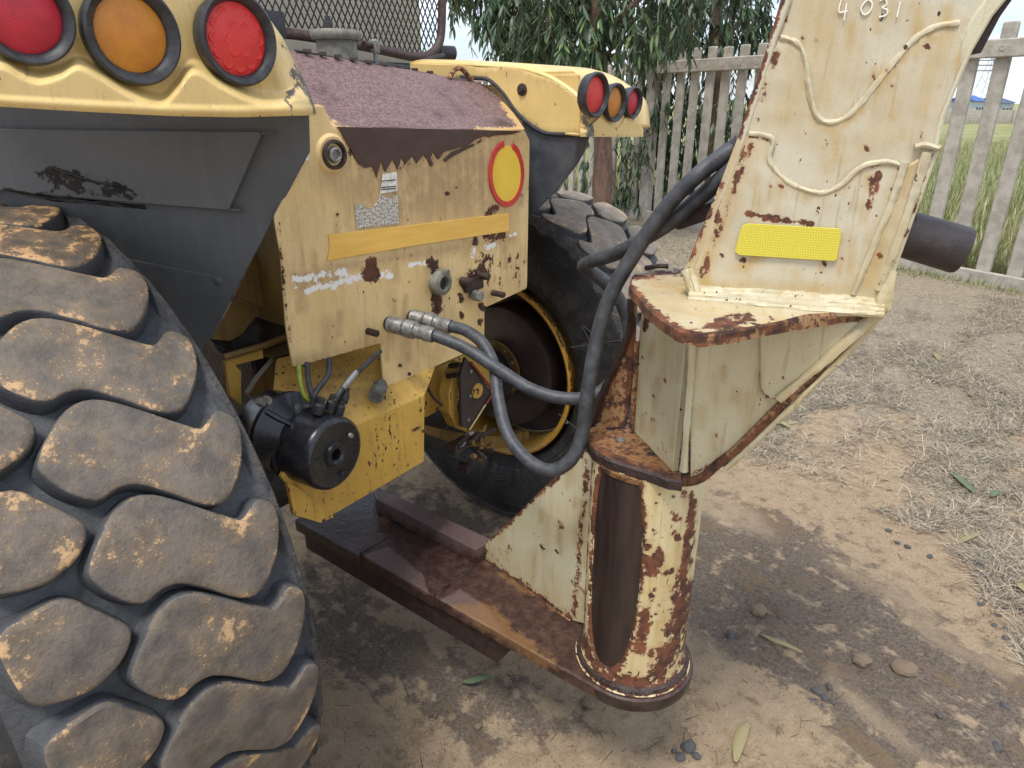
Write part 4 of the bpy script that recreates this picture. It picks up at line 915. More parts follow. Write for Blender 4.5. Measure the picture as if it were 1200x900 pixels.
# pivot column
RC = .1195; z0, z1 = ZP+.002, TL.y(812, 560, -.115)[2]-.02; camd = TL.loc(C); ca = math.atan2(camd[1], camd[0])   # heading of the viewer from the axis
sa, sw = ca-math.radians(31), math.radians(33); zs0, zs1 = ZP+.040, z1+.045
def slotin(th, z):
    a = (th-sa+math.pi) % (2*math.pi)-math.pi; zz = (z-(zs0+zs1)/2)/((zs1-zs0)/2); e = abs(a/sw)**2.4+abs(zz)**2.4; return e
nth, nz = 220, 110; V, F = [], []
for j in range(nz+1):
    z = z0+(z1-z0)*j/nz
    for k in range(nth):
        th = 2*math.pi*k/nth; e = slotin(th, z); t = min(1, max(0, (1.12-e)/.22)); r = RC-.008*t*t*(3-2*t)
        if z < z0+.03: r += .016*(1-(z-z0)/.03)**2
        r += .0008*mn.noise(Vector((math.cos(th)*4, math.sin(th)*4, z*14)))
        V.append((r*math.cos(th), r*math.sin(th), z))
for j in range(nz):
    for k in range(nth): q = (k+1) % nth; F.append((j*nth+k, j*nth+q, (j+1)*nth+q, (j+1)*nth+k))
colm = fixn(mk('pivot_column', V, F, M['column'], hitch))
wear(colm, TL, randwear([(745, 570), (815, 575), (800, 790), (735, 790)], 110, 10, False, 10)+[('R', 'line', [(813, 590), (806, 640), (800, 680)], 9, .8), ('R', 'line', [(803, 690), (790, 760), (770, 790)], 22, .8), ('R', 'line', [(755, 655), (765, 670), (770, 650)], 14, .8), ('R', 'line', [(755, 720), (750, 760)], 13, .75), ('R', 'line', [(690, 545), (684, 640), (680, 740), (700, 790), (760, 800)], 8, .9),
                ('R', 'line', [(690, 790), (740, 808), (795, 795)], 22, .62), ('G', 'line', [(740, 600), (740, 780)], 60, .5), ('R', 'line', [(745, 570), (744, 620), (742, 690), (725, 770), (700, 785)], 5, .6), ('G', 'line', [(700, 790), (790, 790)], 40, .5)])
_n = len(colm.data.vertices); _c = np.empty(_n*4); colm.data.color_attributes['wear'].data.foreach_get('color', _c); _c = _c.reshape(-1, 4)
for k, v in enumerate(colm.data.vertices):
    e = slotin(math.atan2(v.co.y, v.co.x), v.co.z)
    if .9 < e < 1.5: _c[k, 0] = max(_c[k, 0], .62*(1.5-e)/.5)
colm.data.color_attributes['wear'].data.foreach_set('color', _c.ravel())
V, F = [], []
for j in range(71):
    z = zs0-.004+(zs1-zs0+.008)*j/70
    for k in range(41):
        th = sa-sw*1.04+2*sw*1.04*k/40; r = RC-.0062; V.append((r*math.cos(th), r*math.sin(th), z))
for j in range(70):
    for k in range(40): F.append((j*41+k, j*41+k+1, (j+1)*41+k+1, (j+1)*41+k))
def ok(f): 
    c = np.mean([V[i] for i in f], 0); return slotin(math.atan2(c[1], c[0]), c[2]) < 1.10 and c[2] < z1-.004
F = [f for f in F if ok(f)]
fixn(mk('wear_slot', V, F, M['slot'], colm))
bead('base_weld', [np.array((.124*math.cos(t), .124*math.sin(t), ZP+.008)) for t in np.linspace(0, 2*math.pi, 30)], .010, M['rust'], hitch)
lathe('base_collar', [(0, .133), (.010, .133), (.016, .126), (.018, .001)], (0, 0, ZP-.002), (0, 0, 1), M['rustpaint'], hitch, 64)
lathe('worn_base_edge', [(0, .143), (.020, .1445), (.026, .142), (.026, .001)], (0, 0, ZP-.031), (0, 0, 1), M['polished'], hitch, 72)
# lower flange and the rising bottom plate
ZL = TL.y(812, 560, -.115)[2]
lf_px = [(686, 508), (688, 518), (695, 528), (712, 538), (735, 546), (762, 554), (784, 562), (800, 564)]
lf = [TL.z(u, v, ZL) for u, v in lf_px]
far = [np.array((lf[-1][0], .12, ZL)), np.array((.0, .14, ZL)), np.array((-.09, .10, ZL)), TL.z(696, 494, ZL)]
lfo = plate('lower_flange', lf+far, (0, 0, 1), .022, M['rustpaint'], hitch, res=.009, bev=.004, disp=lambda p: .002*mn.noise(Vector(p)*14), emat=M['rust'])
wear(lfo, TL, [('R', 'line', lf_px, 9, .55), ('G', 'fill', [(686, 500), (760, 500), (850, 560), (780, 570), (700, 540)], 10, .8)])
lathe('flange_seat', [(0, .1165), (.012, .120), (.014, .001)], (0, 0, ZL-.034), (0, 0, 1), M['rustpaint'], hitch, 64)
YN = -.115; ZU = TL.y(900, 354, YN)[2]
up_px = [(784, 569), (806, 571), (826, 565), (845, 549), (870, 529), (920, 480), (970, 430), (1010, 388), (1046, 350)]
path = catmull([TL.y(u, v, YN-.008) for u, v in up_px], 12)
V, F = [], []; thk = .017; ys = [0, .004, .225, .23]
for i, p in enumerate(path):
    t = path[min(i+1, len(path)-1)]-path[max(i-1, 0)]; t /= np.linalg.norm(t); nrm = np.array([-t[2], 0, t[0]])
    for off in (0, 1):
        for y in (0, .235): V.append(p+nrm*thk*off+np.array([0, y, 0]))
for i in range(len(path)-1):
    a, b = i*4, (i+1)*4
    F += [(a, a+1, b+1, b), (a+2, b+2, b+3, a+3), (a, b, b+2, a+2), (a+1, a+3, b+3, b+1)]
bf = fixn(mk('bottom_flange', V, F, M['rustpaint'], hitch))
wear(bf, TL, [('R', 'line', up_px[:4], 12, .7), ('R', 'line', [(800, 572), (850, 552), (920, 488), (970, 440)], 7, .7), ('G', 'line', up_px, 14, .9)])
bvm = bf.modifiers.new('bev', 'BEVEL'); bvm.width = .003; bvm.segments = 2
# angled front wall
fw = plate('front_wall', [np.array(p) for p in ((.056, YN+.012, ZL+.001), (-.055, .060, ZL+.001), (-.030, .060, ZU-.016), (.062, YN+.012, ZU-.016))], (-.86, -.55, 0), .012, M['creamweb'], hitch, res=.01, bev=.0005)
wear(fw, TL, randwear([(745, 380), (805, 400), (803, 550), (742, 500)], 24, 9, smax=4)+[('R', 'line', [(758, 372), (757, 385)], 8, .9), ('G', 'line', [(742, 400), (744, 500)], 14, .4), ('G', 'line', [(760, 540), (800, 558)], 12, .6), ('R', 'line', [(745, 515), (780, 530)], 6, .5), ('R', 'line', [(796, 418), (800, 418)], 3, .8), ('R', 'line', [(777, 520), (779, 520)], 4, .9)])
fin = plate('rust_fin', xs(TL.y, [(742, 340), (738, 385), (722, 425), (702, 470), (688, 506), (733, 500), (742, 440), (747, 340)], .050), BACK, .014, M['rustpaint'], hitch, res=.009)
wear(fin, TL, [('R', 'line', [(738, 380), (702, 470), (688, 506)], 9, .6), ('R', 'line', [(744, 380), (738, 500)], 8, .5)])
bead('fin_edge', xs(TL.y, [(739, 350), (738, 385), (722, 425), (702, 470), (689, 504)], .045), .007, M['rust'], hitch)
bead('weld_bead', [TL.at(u, v, (.056, YN, 0), (-.86, -.55, 0)) for u, v in ((746, 400), (744, 440), (740, 505))], .005, M['rustpaint'], hitch)
lathe('flange_bolt', [(0, .011), (.003, .011), (.004, .006), (.004, .001)], TL.z(727, 516, ZL), (0, 0, 1), M['zinc'], lfo, 20)
lathe('flange_hole', [(0, .011), (.0015, .010), (.0015, .001)], TL.z(716, 502, ZL), (0, 0, 1), M['grease'], lfo, 16)
lathe('flange_hole', [(0, .008), (.0015, .007), (.0015, .001)], TL.z(763, 532, ZL), (0, 0, 1), M['grease'], lfo, 16)
# upper flange
uf_px = [(737, 334), (748, 345), (757, 358), (775, 373), (796, 386), (822, 392), (855, 388), (900, 379), (960, 369), (1012, 362), (1035, 350)]
uf = [TL.z(u, v, ZU) for u, v in uf_px]
ufar = [np.array((.36, -.09, ZU)), np.array((.36, .115, ZU)), np.array((.05, .115, ZU)), TL.z(800, 313, ZU), TL.z(756, 314, ZU), TL.z(741, 322, ZU)]
ufo = plate('upper_flange', uf+ufar, (0, 0, 1), .020, M['cream'], hitch, res=.008, bev=.004, disp=lambda p: .004*mn.noise(Vector(p)*14), emat=M['rustpaint'])
wear(ufo, TL, randwear([(740, 325), (830, 330), (1000, 358), (820, 395), (760, 360)], 40, 6, False, 9)+[('G', 'fill', [(740, 320), (900, 350), (890, 392), (760, 370)], 20, .45), ('R', 'line', uf_px[:6], 9, .8), ('R', 'line', uf_px[5:8], 4, .5), ('R', 'fill', [(840, 372), (878, 366), (890, 374), (870, 382), (835, 388), (820, 384)], 8, .8), ('R', 'line', [(741, 325), (800, 318), (815, 335)], 12, .62), ('G', 'fill', [(745, 318), (830, 315), (850, 345), (800, 350), (760, 340)], 14, .9), ('G', 'line', uf_px, 12, .6)])
tube('flange_chip', [TL.z(u, v, ZU+.004) for u, v in ((757, 314), (770, 312), (783, 312))], .005, M['rust'], hitch, 6)
def topfix(P, n):
    for k in range(n): P[k] = np.array((P[k][0], P[k][1], ZU-.019)) if k < 2 else P[k]
    return P
# side plate between the flanges
sp_px = [(806, 396), (905, 386), (1000, 368), (1046, 345), (1010, 388), (970, 428), (920, 477), (870, 525), (842, 546), (824, 556), (809, 560)]
spl = plate('side_plate', topfix(xs(TL.y, sp_px, YN), 4), BACK, .014, M['creamweb'], hitch, res=.009, disp=lambda p: .002*mn.noise(Vector(p)*10))
wear(spl, TL, randwear(sp_px, 30, 8)+[('R', 'line', [(812, 556), (828, 548), (842, 542)], 7, .8), ('R', 'line', [(893, 465), (905, 466)], 6, .9), ('G', 'line', [(820, 555), (900, 490), (1000, 390)], 14, .4), ('R', 'line', [(974, 425), (980, 418)], 5, .7)])
bead('edge_strip', xs(TL.y, [(811, 400), (809, 450), (805, 500), (801, 552)], YN-.004), .007, M['creamweb'], hitch, step=.01)
gs = plate('gusset', topfix(xs(TL.y, [(887, 390), (1012, 372), (1020, 374), (912, 466), (900, 468), (891, 458)], YN-.009), 2), BACK, .009, M['creamweb'], hitch, res=.009, rnd=.012)
wear(gs, TL, [('R', 'line', [(891, 458), (900, 467)], 7, .85), ('G', 'line', [(887, 392), (891, 458)], 5, .8), ('R', 'line', [(918, 441), (920, 443)], 5, .7), ('R', 'line', [(940, 418), (942, 420)], 4, .7)])
bead('weld_bead', xs(TL.y, [(912, 468), (960, 428), (1010, 384), (1035, 358)], YN-.010), .0085, M['weld'], hitch)
bead('weld_bead', xs(TL.y, [(850, 549), (900, 504), (945, 460), (1000, 405), (1038, 362)], YN-.004), .006, M['weld'], hitch)
# neck: solid box with layered cover plates
TOPV = -330
neck_px = [(1010, TOPV), (960, -170), (930, -60), (918, 0), (904, 48), (886, 105), (869, 160), (848, 215), (826, 268), (808, 322), (806, 340), (830, 356), (1030, 350), (1048, 315), (1072, 245), (1098, 172), (1106, 136), (1122, 98), (1138, 60), (1162, 19), (1184, -8), (1240, -60), (1330, -170), (1420, TOPV)]
dent = lambda p: .0028*mn.noise(Vector(p)*9)+.001*mn.noise(Vector(p)*40)
def seat(P, idx, z): 
    for k in idx: P[k] = np.array((P[k][0], P[k][1], z))
    return P
nk = plate('neck_plate', seat(xs(TL.y, neck_px, YN), (10, 11, 12), ZU-.004), BACK, .225, M['cream'], hitch, res=.0085, bev=.004, disp=dent)
w1px_ = [(926, 50), (941, 73), (946, 106), (952, 132), (966, 147), (988, 144), (1012, 124), (1044, 83), (1075, 49), (1099, 35)]
edgeL = [(930, -60), (918, 0), (904, 48), (886, 105), (869, 160), (848, 215), (826, 268), (808, 322)]
nkW = [('G', 'line', w1px_, 9, .9), ('G', 'line', [(u-3, v+6) for u, v in w1px_], 4, 1.0), ('R', 'line', [(912, 60), (893, 120)], 6, .6), ('R', 'line', [(928, -20), (922, 20), (905, 60)], 5, .6), ('G', 'line', [(905, 40), (850, 220)], 22, .6), ('G', 'fill', [(925, -40), (1010, -20), (1000, 90), (960, 130), (930, 60)], 50, .5), ('G', 'fill', [(1060, 80), (1110, 60), (1080, 160), (1010, 190), (1030, 120)], 50, .45), ('G', 'fill', [(920, 60), (950, 90), (960, 160), (900, 150)], 40, .6), ('R', 'line', edgeL, 7, .85), ('R', 'line', [(920, 10), (900, 70)], 11, .6), ('R', 'line', [(1085, 53), (1086, 55)], 6, 1.0), ('R', 'line', [(1021, 75), (1022, 76)], 5, .9), ('R', 'line', [(1120, 40), (1100, 100), (1080, 160)], 4, .3), ('G', 'line', [(930, -30), (925, 60)], 40, .35), ('G', 'line', [(1105, 40), (1080, 130)], 34, .55), ('G', 'line', [(980, 20), (970, 110)], 30, .3), ('G', 'line', [(965, 170), (967, 200)], 10, .5), ('R', 'line', [(965, 176), (966, 177)], 4, .8), ('R', 'line', [(1016, 173), (1018, 174)], 5, .8), ('R', 'line', [(955, 46), (962, 48)], 2.5, .8), ('R', 'line', [(1084, 130), (1078, 160)], 3, .7)]
nkW = nkW+randwear([(915, 0), (1160, 0), (1100, 170), (870, 160)], 60, 5, smax=5)
wear(nk, TL, nkW)
w1px = [(914, 44), (926, 47), (936, 53), (943, 70), (948, 104), (954, 130), (966, 143), (988, 140), (1010, 120), (1042, 79), (1073, 45), (1099, 31), (1124, 28)]
w2px = [(878, 157), (892, 158), (906, 164), (901, 186), (914, 206), (937, 220), (965, 226), (985, 217), (1000, 203), (1015, 193), (1041, 190), (1060, 196)]
lay = w1px+[(1133, 62), (1118, 98), (1102, 136), (1095, 170), (1060, 250), (905, 250), (852, 215), (872, 160), (889, 105), (905, 60)]
l2 = plate('cover_plate', xs(TL.y, lay, YN-.004), BACK, .004, M['cream'], hitch, res=.0085, bev=.002, disp=dent); wear(l2, TL, nkW)
lowp = w2px+[(1097, 174), (1072, 245), (1048, 315), (1036, 346), (1010, 353), (830, 345), (812, 330), (812, 318), (834, 262), (856, 208)]
l3_ = plate('cover_plate', seat(xs(TL.y, lowp, YN-.010), (16, 17), ZU+.001), BACK, .006, M['cream'], hitch, res=.0075, bev=.003, disp=dent)
wear(l3_, TL, randwear([(870, 165), (1095, 180), (1035, 340), (815, 325)], 46, 3)+[('G', 'line', w2px, 10, .8), ('R', 'line', [(878, 158), (904, 163)], 6, .8), ('R', 'line', [(1015, 193), (1041, 190)], 5, .7), ('R', 'line', [(902, 180), (914, 206), (940, 222)], 3, .5), ('R', 'line', [(880, 170), (846, 260), (822, 322)], 7, .6), ('G', 'line', [(880, 170), (822, 322)], 18, .8), ('R', 'line', [(1095, 176), (1075, 240), (1052, 310)], 7, .5), ('G', 'line', [(830, 335), (1000, 340)], 14, .6), ('R', 'line', [(1030, 204), (1022, 225), (1017, 242)], 8, .95), ('R', 'line', [(1044, 232), (1046, 234)], 7, .9), ('R', 'line', [(876, 250), (905, 256), (950, 262)], 7, .95), ('R', 'line', [(838, 270), (828, 315)], 4, .8), ('R', 'line', [(848, 300), (848, 302)], 5, .8), ('R', 'line', [(845, 225), (838, 260)], 4, .8), ('R', 'line', [(870, 170), (866, 200), (855, 225)], 5, .75),
               ('R', 'line', [(1030, 300), (1033, 302)], 8, .95), ('R', 'line', [(1090, 180), (1070, 250), (1050, 310)], 4, .4), ('G', 'line', [(1070, 190), (1040, 260), (1015, 330)], 22, .75), ('G', 'line', [(870, 312), (890, 300)], 14, 1.0), ('G', 'line', [(850, 340), (820, 330), (830, 290)], 16, .7), ('R', 'line', [(868, 304), (874, 306)], 6, .8), ('R', 'line', [(942, 314), (944, 316)], 4, .7),
               ('G', 'line', [(965, 230), (967, 244)], 10, .4), ('R', 'line', [(1058, 200), (1052, 220)], 4, .7)])
for wp, rr, dy in ((w1px, .0046, .0018), (w2px, .0043, .0082)): 
    b_ = bead('weld_bead', xs(TL.y, wp, YN-dy), rr, M['weld'], hitch, n=12)
for dz, dy, rr in ((.016, .008, .0075), (.010, .013, .0085), (.005, .020, .008), (.001, .027, .0055)):
    bead('weld_bead', [np.array((TL.y(u, 345, YN)[0], YN-dy+random.uniform(-.0015, .0015), ZU+dz+random.uniform(-.001, .001))) for u in (808, 826, 850, 880, 905, 930, 960, 985, 1012, 1036)], rr, M['weld'], hitch, n=12)
bead('weld_bead', xs(TL.y, [(1060, 190), (1045, 235), (1022, 290), (1000, 345)], YN-.009), .006, M['weld'], hitch)
bead('weld_bead', xs(TL.y, [(1085, 178), (1068, 235), (1045, 300), (1030, 340)], YN-.008), .007, M['weld'], hitch)
for k in range(5):
    o_ = k*1.6
    bead('weld_lump', [TL.y(802+o_, 316, YN-.004), TL.y(806+o_, 326, YN-.007), np.array((TL.y(812+o_*1.5, 338, YN)[0], YN-.010-.003*k, ZU+.006-.001*k))], .0065, M['weld'], hitch, n=10)
    bead('weld_lump', [TL.y(1047-o_, 318, YN-.004), TL.y(1044-o_, 332, YN-.008), np.array((TL.y(1040-o_*2, 345, YN)[0], YN-.010-.002*k, ZU+.006-.001*k))], .0065, M['weld'], hitch, n=10)
bead('torn_tab', xs(TL.y, [(1072, 172), (1085, 170), (1099, 174), (1103, 170)], YN-.010), .0045, M['weld'], hitch)
# raised flange edges running up both sides
def strip(name, outer, inner, y, th, mat, W=None):
    o = plate(name, xs(TL.y, outer+inner[::-1], y), BACK, th, mat, hitch, res=.008, bev=.003); wear(o, TL, W or []); return o
strip('front_flange_edge', [(1008, TOPV), (958, -170), (928, -60), (915, 0), (901, 48), (883, 105), (865, 160), (844, 215), (822, 268), (800, 322)],
      [(1022, TOPV), (972, -170), (940, -60), (928, 0), (911, 48), (893, 105), (876, 160), (856, 215), (834, 268), (812, 322)], YN-.006, .02, M['cream'],
      [('R', 'line', [(928, -60), (915, 0), (883, 105), (865, 160)], 8, .9), ('R', 'line', [(844, 215), (822, 268), (806, 310)], 10, .7), ('R', 'line', [(850, 180), (840, 200)], 6, .8), ('G', 'line', [(860, 170), (806, 315)], 12, .8)])
strip('rear_flange_edge', [(1424, TOPV), (1334, -170), (1244, -60), (1186, -8), (1164, 19), (1140, 60), (1124, 98), (1108, 136), (1100, 172)],
      [(1390, TOPV), (1300, -170), (1215, -60), (1160, -8), (1140, 19), (1118, 60), (1102, 98), (1090, 136), (1084, 172)], YN-.003, .02, M['creamweb'])
strip('side_flange', [(1103, 172), (1076, 245), (1050, 318), (1048, 330)], [(1093, 172), (1068, 245), (1042, 318), (1038, 340)], YN-.006, .03, M['creamweb'], [('R', 'line', [(1095, 174), (1060, 280)], 5, .55)])
br_ = plate('curved_back_plate', xs(TL.y, [(1190, -20), (1166, 16), (1143, 52), (1139, 62), (1150, 62), (1172, 20), (1196, -14), (1250, -70), (1340, -180), (1334, -170), (1244, -60)], YN+.02), BACK, .19, M['rust'], hitch, res=.03)
# chalk number
def stroke(pts, base=YN-.0025):
    P = catmull(xs(TL.y, pts, base), 5) if len(pts) > 2 else xs(TL.y, pts, base)
    return P
strokes = [[(986, -1), (983, 14), (993, 13)], [(992, 4), (989, 24)], [(1013, 3), (1009, 10), (1012, 17), (1019, 14), (1022, 5), (1018, 0), (1013, 3)],
           [(1031, 1), (1037, -1), (1039, 5), (1034, 9), (1040, 12), (1038, 18), (1030, 20)], [(1055, 2), (1051, 20)]]
V, F = [], []
for s_ in strokes:
    v, f = sweep(stroke(s_), .0011, 6); k = len(V); V += v; F += [tuple(i+k for i in q) for q in f]
fixn(mk('chalk_number', V, F, M['chalk'], nk))
# prismatic reflector
rp = xs(TL.y, [(876, 262), (985, 268), (986, 275), (981, 304), (978, 306), (866, 299), (861, 295), (869, 265)], YN-.0155)
rf_ = plate('reflector', rp, BACK, .003, M['reflector'], hitch, res=.02, bev=.0006, rnd=.004)
uv = rf_.data.uv_layers.new(name='UVMap')
for lp in rf_.data.loops: p = rf_.data.vertices[lp.vertex_index].co; uv.data[lp.index].uv = (p[0]*10, p[2]*10)
# stub pipe behind the neck and the black bracket on the other side
p0 = TL.y(1040, 268, .03); p1 = TL.y(1128, 294, .03); ax = p1-p0; L_ = np.linalg.norm(ax); s = TL.scale(p1)
lathe('axle_stub', [(-.03, 27*s), (L_-.004, 27.5*s), (L_, 26.5*s), (L_, 25*s), (L_-.004, 24*s), (L_-.004, .001)], p0, ax, M['stub'], hitch, 40)
plate('stub_collar', xs(TL.y, [(1062, 225), (1068, 240), (1075, 250), (1075, 262), (1050, 262), (1052, 235)], .0), BACK, .05, M['stub'], hitch, res=.03)
plate('hose_bracket', xs(TL.y, [(778, 260), (800, 248), (840, 235), (840, 255), (815, 263), (795, 270)], .02), BACK, .08, M['rust'], hitch, res=.02, rnd=.005)

# ================================================================ HOSES (each runs free from the panel to the neck)
def dpt(L_): return [WD.d(u, v, t) for u, v, t in L_]
dA = TR.scale(TR.y(455, 379, PY))*FPX; dB = TR.scale(TR.y(482, 371, PY))*FPX; dN = TL.scale(TL.y(866, 175, 0))*FPX
def hose(label, pts, r, coup, mat, marks):
    P = dpt(pts); o = root('hydraulic_hose', WD, label, 'hose', 'hydraulic hoses between panel and goose-neck', loc=tuple(P[0]), rz=0)
    P = [p-P[0] for p in P]
    hz = tube('hose_line', P, r, mat, o, 14, 8)
    c = [np.array(q)-dpt(pts)[0] for q in dpt(coup)]
    ax = c[1]-c[0]; L_ = np.linalg.norm(ax)
    lathe('coupling', [(0, r*.95), (L_*.04, r*1.35), (L_*.34, r*1.35), (L_*.36, r*1.15), (L_*.40, r*1.5), (L_*.60, r*1.5), (L_*.62, r*1.2), (L_*.80, r*1.2), (L_*.82, r*1.3), (L_, r*1.25), (L_, .001)], c[0], ax, M['zinc'], o, 18)
    return o, hz, P
hB = hose('grey hydraulic hose from the upper coupling, hanging in a deep loop', [(515, 380, dB-.02), (530, 383, dB-.03), (547, 388, dB-.05), (566, 403, dB-.08), (579, 430, dB-.11), (583, 463, dB-.14), (592, 502, dB-.18), (609, 530, dB-.21), (632, 548, dB-.24), (652, 550, dB-.26), (671, 536, dB-.28), (683, 505, dB-.30), (690, 450, dB-.34), (703, 383, dB-.37), (720, 337, dB-.40), (743, 298, dB-.43), (765, 264, dB-.46), (790, 232, dB-.49), (820, 203, dB-.52), (850, 181, dN+.03), (872, 165, dN+.02)], .0148,
         [(481, 371, dB), (528, 383, dB-.03)], M['hose'], None)
hA = hose('grey hydraulic hose from the lower coupling, curving behind the rusty fin', [(500, 391, dA-.02), (517, 396, dA-.03), (547, 409, dA-.05), (583, 432, dA-.08), (620, 455, dA-.10), (655, 466, dA-.12), (690, 465, dA-.12), (715, 449, dA-.10), (732, 420, dA-.08), (737, 388, dA-.08), (728, 355, dA-.10), (710, 332, dA-.12), (691, 317, dA-.14), (684, 312, dA-.17), (694, 306, dA-.21), (722, 297, dA-.28), (756, 279, dA-.35), (790, 257, dA-.40), (822, 230, dA-.43), (848, 207, dA-.46), (872, 186, dA-.48)], .0148,
         [(454, 379, dA), (508, 393, dA-.03)], M['hose'], None)
for nm, pts in (('hose_cuff', [(826, 212), (866, 168)]),):
    tube('hose_cuff', [p-dpt([(515, 380, dB-.02)])[0] for p in dpt([(835, 192, dN+.06), (868, 168, dN+.02)])], .0165, M['hosedark'], hB[0], 12, 0)

def hprint(pts, root_, dn):
    P = [p-np.array(root_.location) for p in dpt(pts)]; P = catmull(P, 24); V, F = [], []; i = 2
    while i < len(P)-4:
        k = random.choice((1, 2, 2, 3)); 
        if random.random() < .8:
            v, f = sweep([P[i]+np.array((0, 0, dn*random.uniform(-.1, .1))), P[min(i+k, len(P)-1)]], .0022, 5); q = len(V); V += v; F += [tuple(j+q for j in g) for g in f]
        i += k+random.choice((1, 1, 2))
    mk('hose_print', V, F, M['hosetext'], root_, smooth=False)
hprint([(697, 301, dA-.232), (722, 292, dA-.295), (742, 283, dA-.335)], hA[0], .004)
hprint([(796, 228, dA-.45), (810, 217, dA-.46), (824, 205, dA-.475)], hA[0], .004)

# ================================================================ GROUND
def gz(x, y): return .010*mn.noise(Vector((x*1.7, y*1.7, 0)))+.006*mn.noise(Vector((x*6, y*6, 2)))
xsL = np.concatenate([-np.geomspace(2.6, 900, 34)[::-1], np.arange(-2.5, -1.2, .05), np.arange(-1.2, 3.4, .017), np.arange(3.6, 5.6, .03), np.geomspace(5.7, 900, 34)])
ysL = np.concatenate([-np.geomspace(.6, 60, 14)[::-1], np.arange(-.4, .7, .04), np.arange(.7, 3.4, .016), np.arange(3.4, 7.0, .035), np.geomspace(7.05, 1500, 60)])
GX, GY_ = np.meshgrid(xsL, ysL); n = GX.size
nearm = (GX > -3) & (GX < 6) & (GY_ > -1) & (GY_ < 8)
Z = np.zeros(n); X_, Y_ = GX.ravel(), GY_.ravel(); nm_ = nearm.ravel()
P = np.c_[X_, Y_, np.zeros(n)]; 
front = Y_ > .35
Q = np.full((n, 2), -5000.0); Q[front] = proj(P[front])
sel = np.where(nm_)[0]
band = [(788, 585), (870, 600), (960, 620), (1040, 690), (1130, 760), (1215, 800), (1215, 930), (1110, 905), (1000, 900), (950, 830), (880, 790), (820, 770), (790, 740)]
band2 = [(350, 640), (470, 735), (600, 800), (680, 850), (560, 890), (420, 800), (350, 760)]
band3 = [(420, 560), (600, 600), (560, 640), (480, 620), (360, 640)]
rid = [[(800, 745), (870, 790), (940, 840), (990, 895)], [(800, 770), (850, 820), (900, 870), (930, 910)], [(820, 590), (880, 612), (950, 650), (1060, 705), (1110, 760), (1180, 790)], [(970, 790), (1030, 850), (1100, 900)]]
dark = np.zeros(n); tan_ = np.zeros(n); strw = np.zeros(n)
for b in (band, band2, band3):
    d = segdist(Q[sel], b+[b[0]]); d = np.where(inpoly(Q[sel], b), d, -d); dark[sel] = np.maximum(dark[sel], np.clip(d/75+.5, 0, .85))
sh = [(870, 540), (905, 480), (1000, 395), (1050, 345), (1215, 345), (1215, 800), (1190, 770), (1150, 700), (1100, 640), (1000, 590), (940, 560)]
d = segdist(Q[sel], sh+[sh[0]]); d = np.where(inpoly(Q[sel], sh), d, -d); strw[sel] = .85*np.clip(d/90+.25, 0, 1)
bare = [(960, 480), (1080, 480), (1110, 560), (1000, 590), (930, 540)]
d = segdist(Q[sel], bare+[bare[0]]); d = np.where(inpoly(Q[sel], bare), d, -d); strw[sel] *= 1-.75*np.clip(d/70+.4, 0, 1)
far_ = (Y_ > 3.2); strw = np.maximum(strw, np.clip((Y_-3.0)/1.0, 0, 1)*(Y_ < 12))
for r in rid: 
    v = .75*np.clip(1-segdist(Q[sel], r)/26, 0, 1)*np.array([.5+.9*max(0, .5+mn.noise(Vector((a*3, b*3, 4)))) for a, b in zip(X_[sel], Y_[sel])]); tan_[sel] = np.maximum(tan_[sel], v)
_a = WD.z(800, 620, 0); _b = WD.z(1180, 850, 0); DA = math.atan2(_b[1]-_a[1], _b[0]-_a[0]); cd, sd = math.cos(DA), math.sin(DA)
for i in sel:
    x, y = X_[i], Y_[i]; al = x*cd+y*sd; ac = -x*sd+y*cd
    z = gz(x, y)+.008*tan_[i]+.006*mn.noise(Vector((al*5, ac*22, 1)))*(.5+dark[i])+.0035*mn.noise(Vector((x*38, y*38, 1)))
    c_ = mn.noise(Vector((al*7, ac*11, 7)))
    z += (.009 if dark[i] > .4 else .004)*min(1, max(0, (c_-.12)*12))      # crusted slabs with a small step at the edge
    Z[i] = z+.0018*mn.noise(Vector((x*90, y*90, 3)))
V = np.c_[X_, Y_, Z]; ny_, nx_ = GX.shape
F = [(j*nx_+i, j*nx_+i+1, (j+1)*nx_+i+1, (j+1)*nx_+i) for j in range(ny_-1) for i in range(nx_-1)]
me = bpy.data.meshes.new('ground'); me.from_pydata(V.tolist(), [], F); me.update(); me.polygons.foreach_set('use_smooth', [True]*len(F))
cA = np.c_[dark, strw, tan_, np.ones(n)]; at_ = me.color_attributes.new('wear', 'FLOAT_COLOR', 'POINT'); at_.data.foreach_set('color', cA.ravel())
ground = bpy.data.objects.new('ground', me); COL.objects.link(ground); tag(ground, kind='structure')
m = MB('sandy_ground'); co = m.coord(); R, G, B = wear_attr(m)

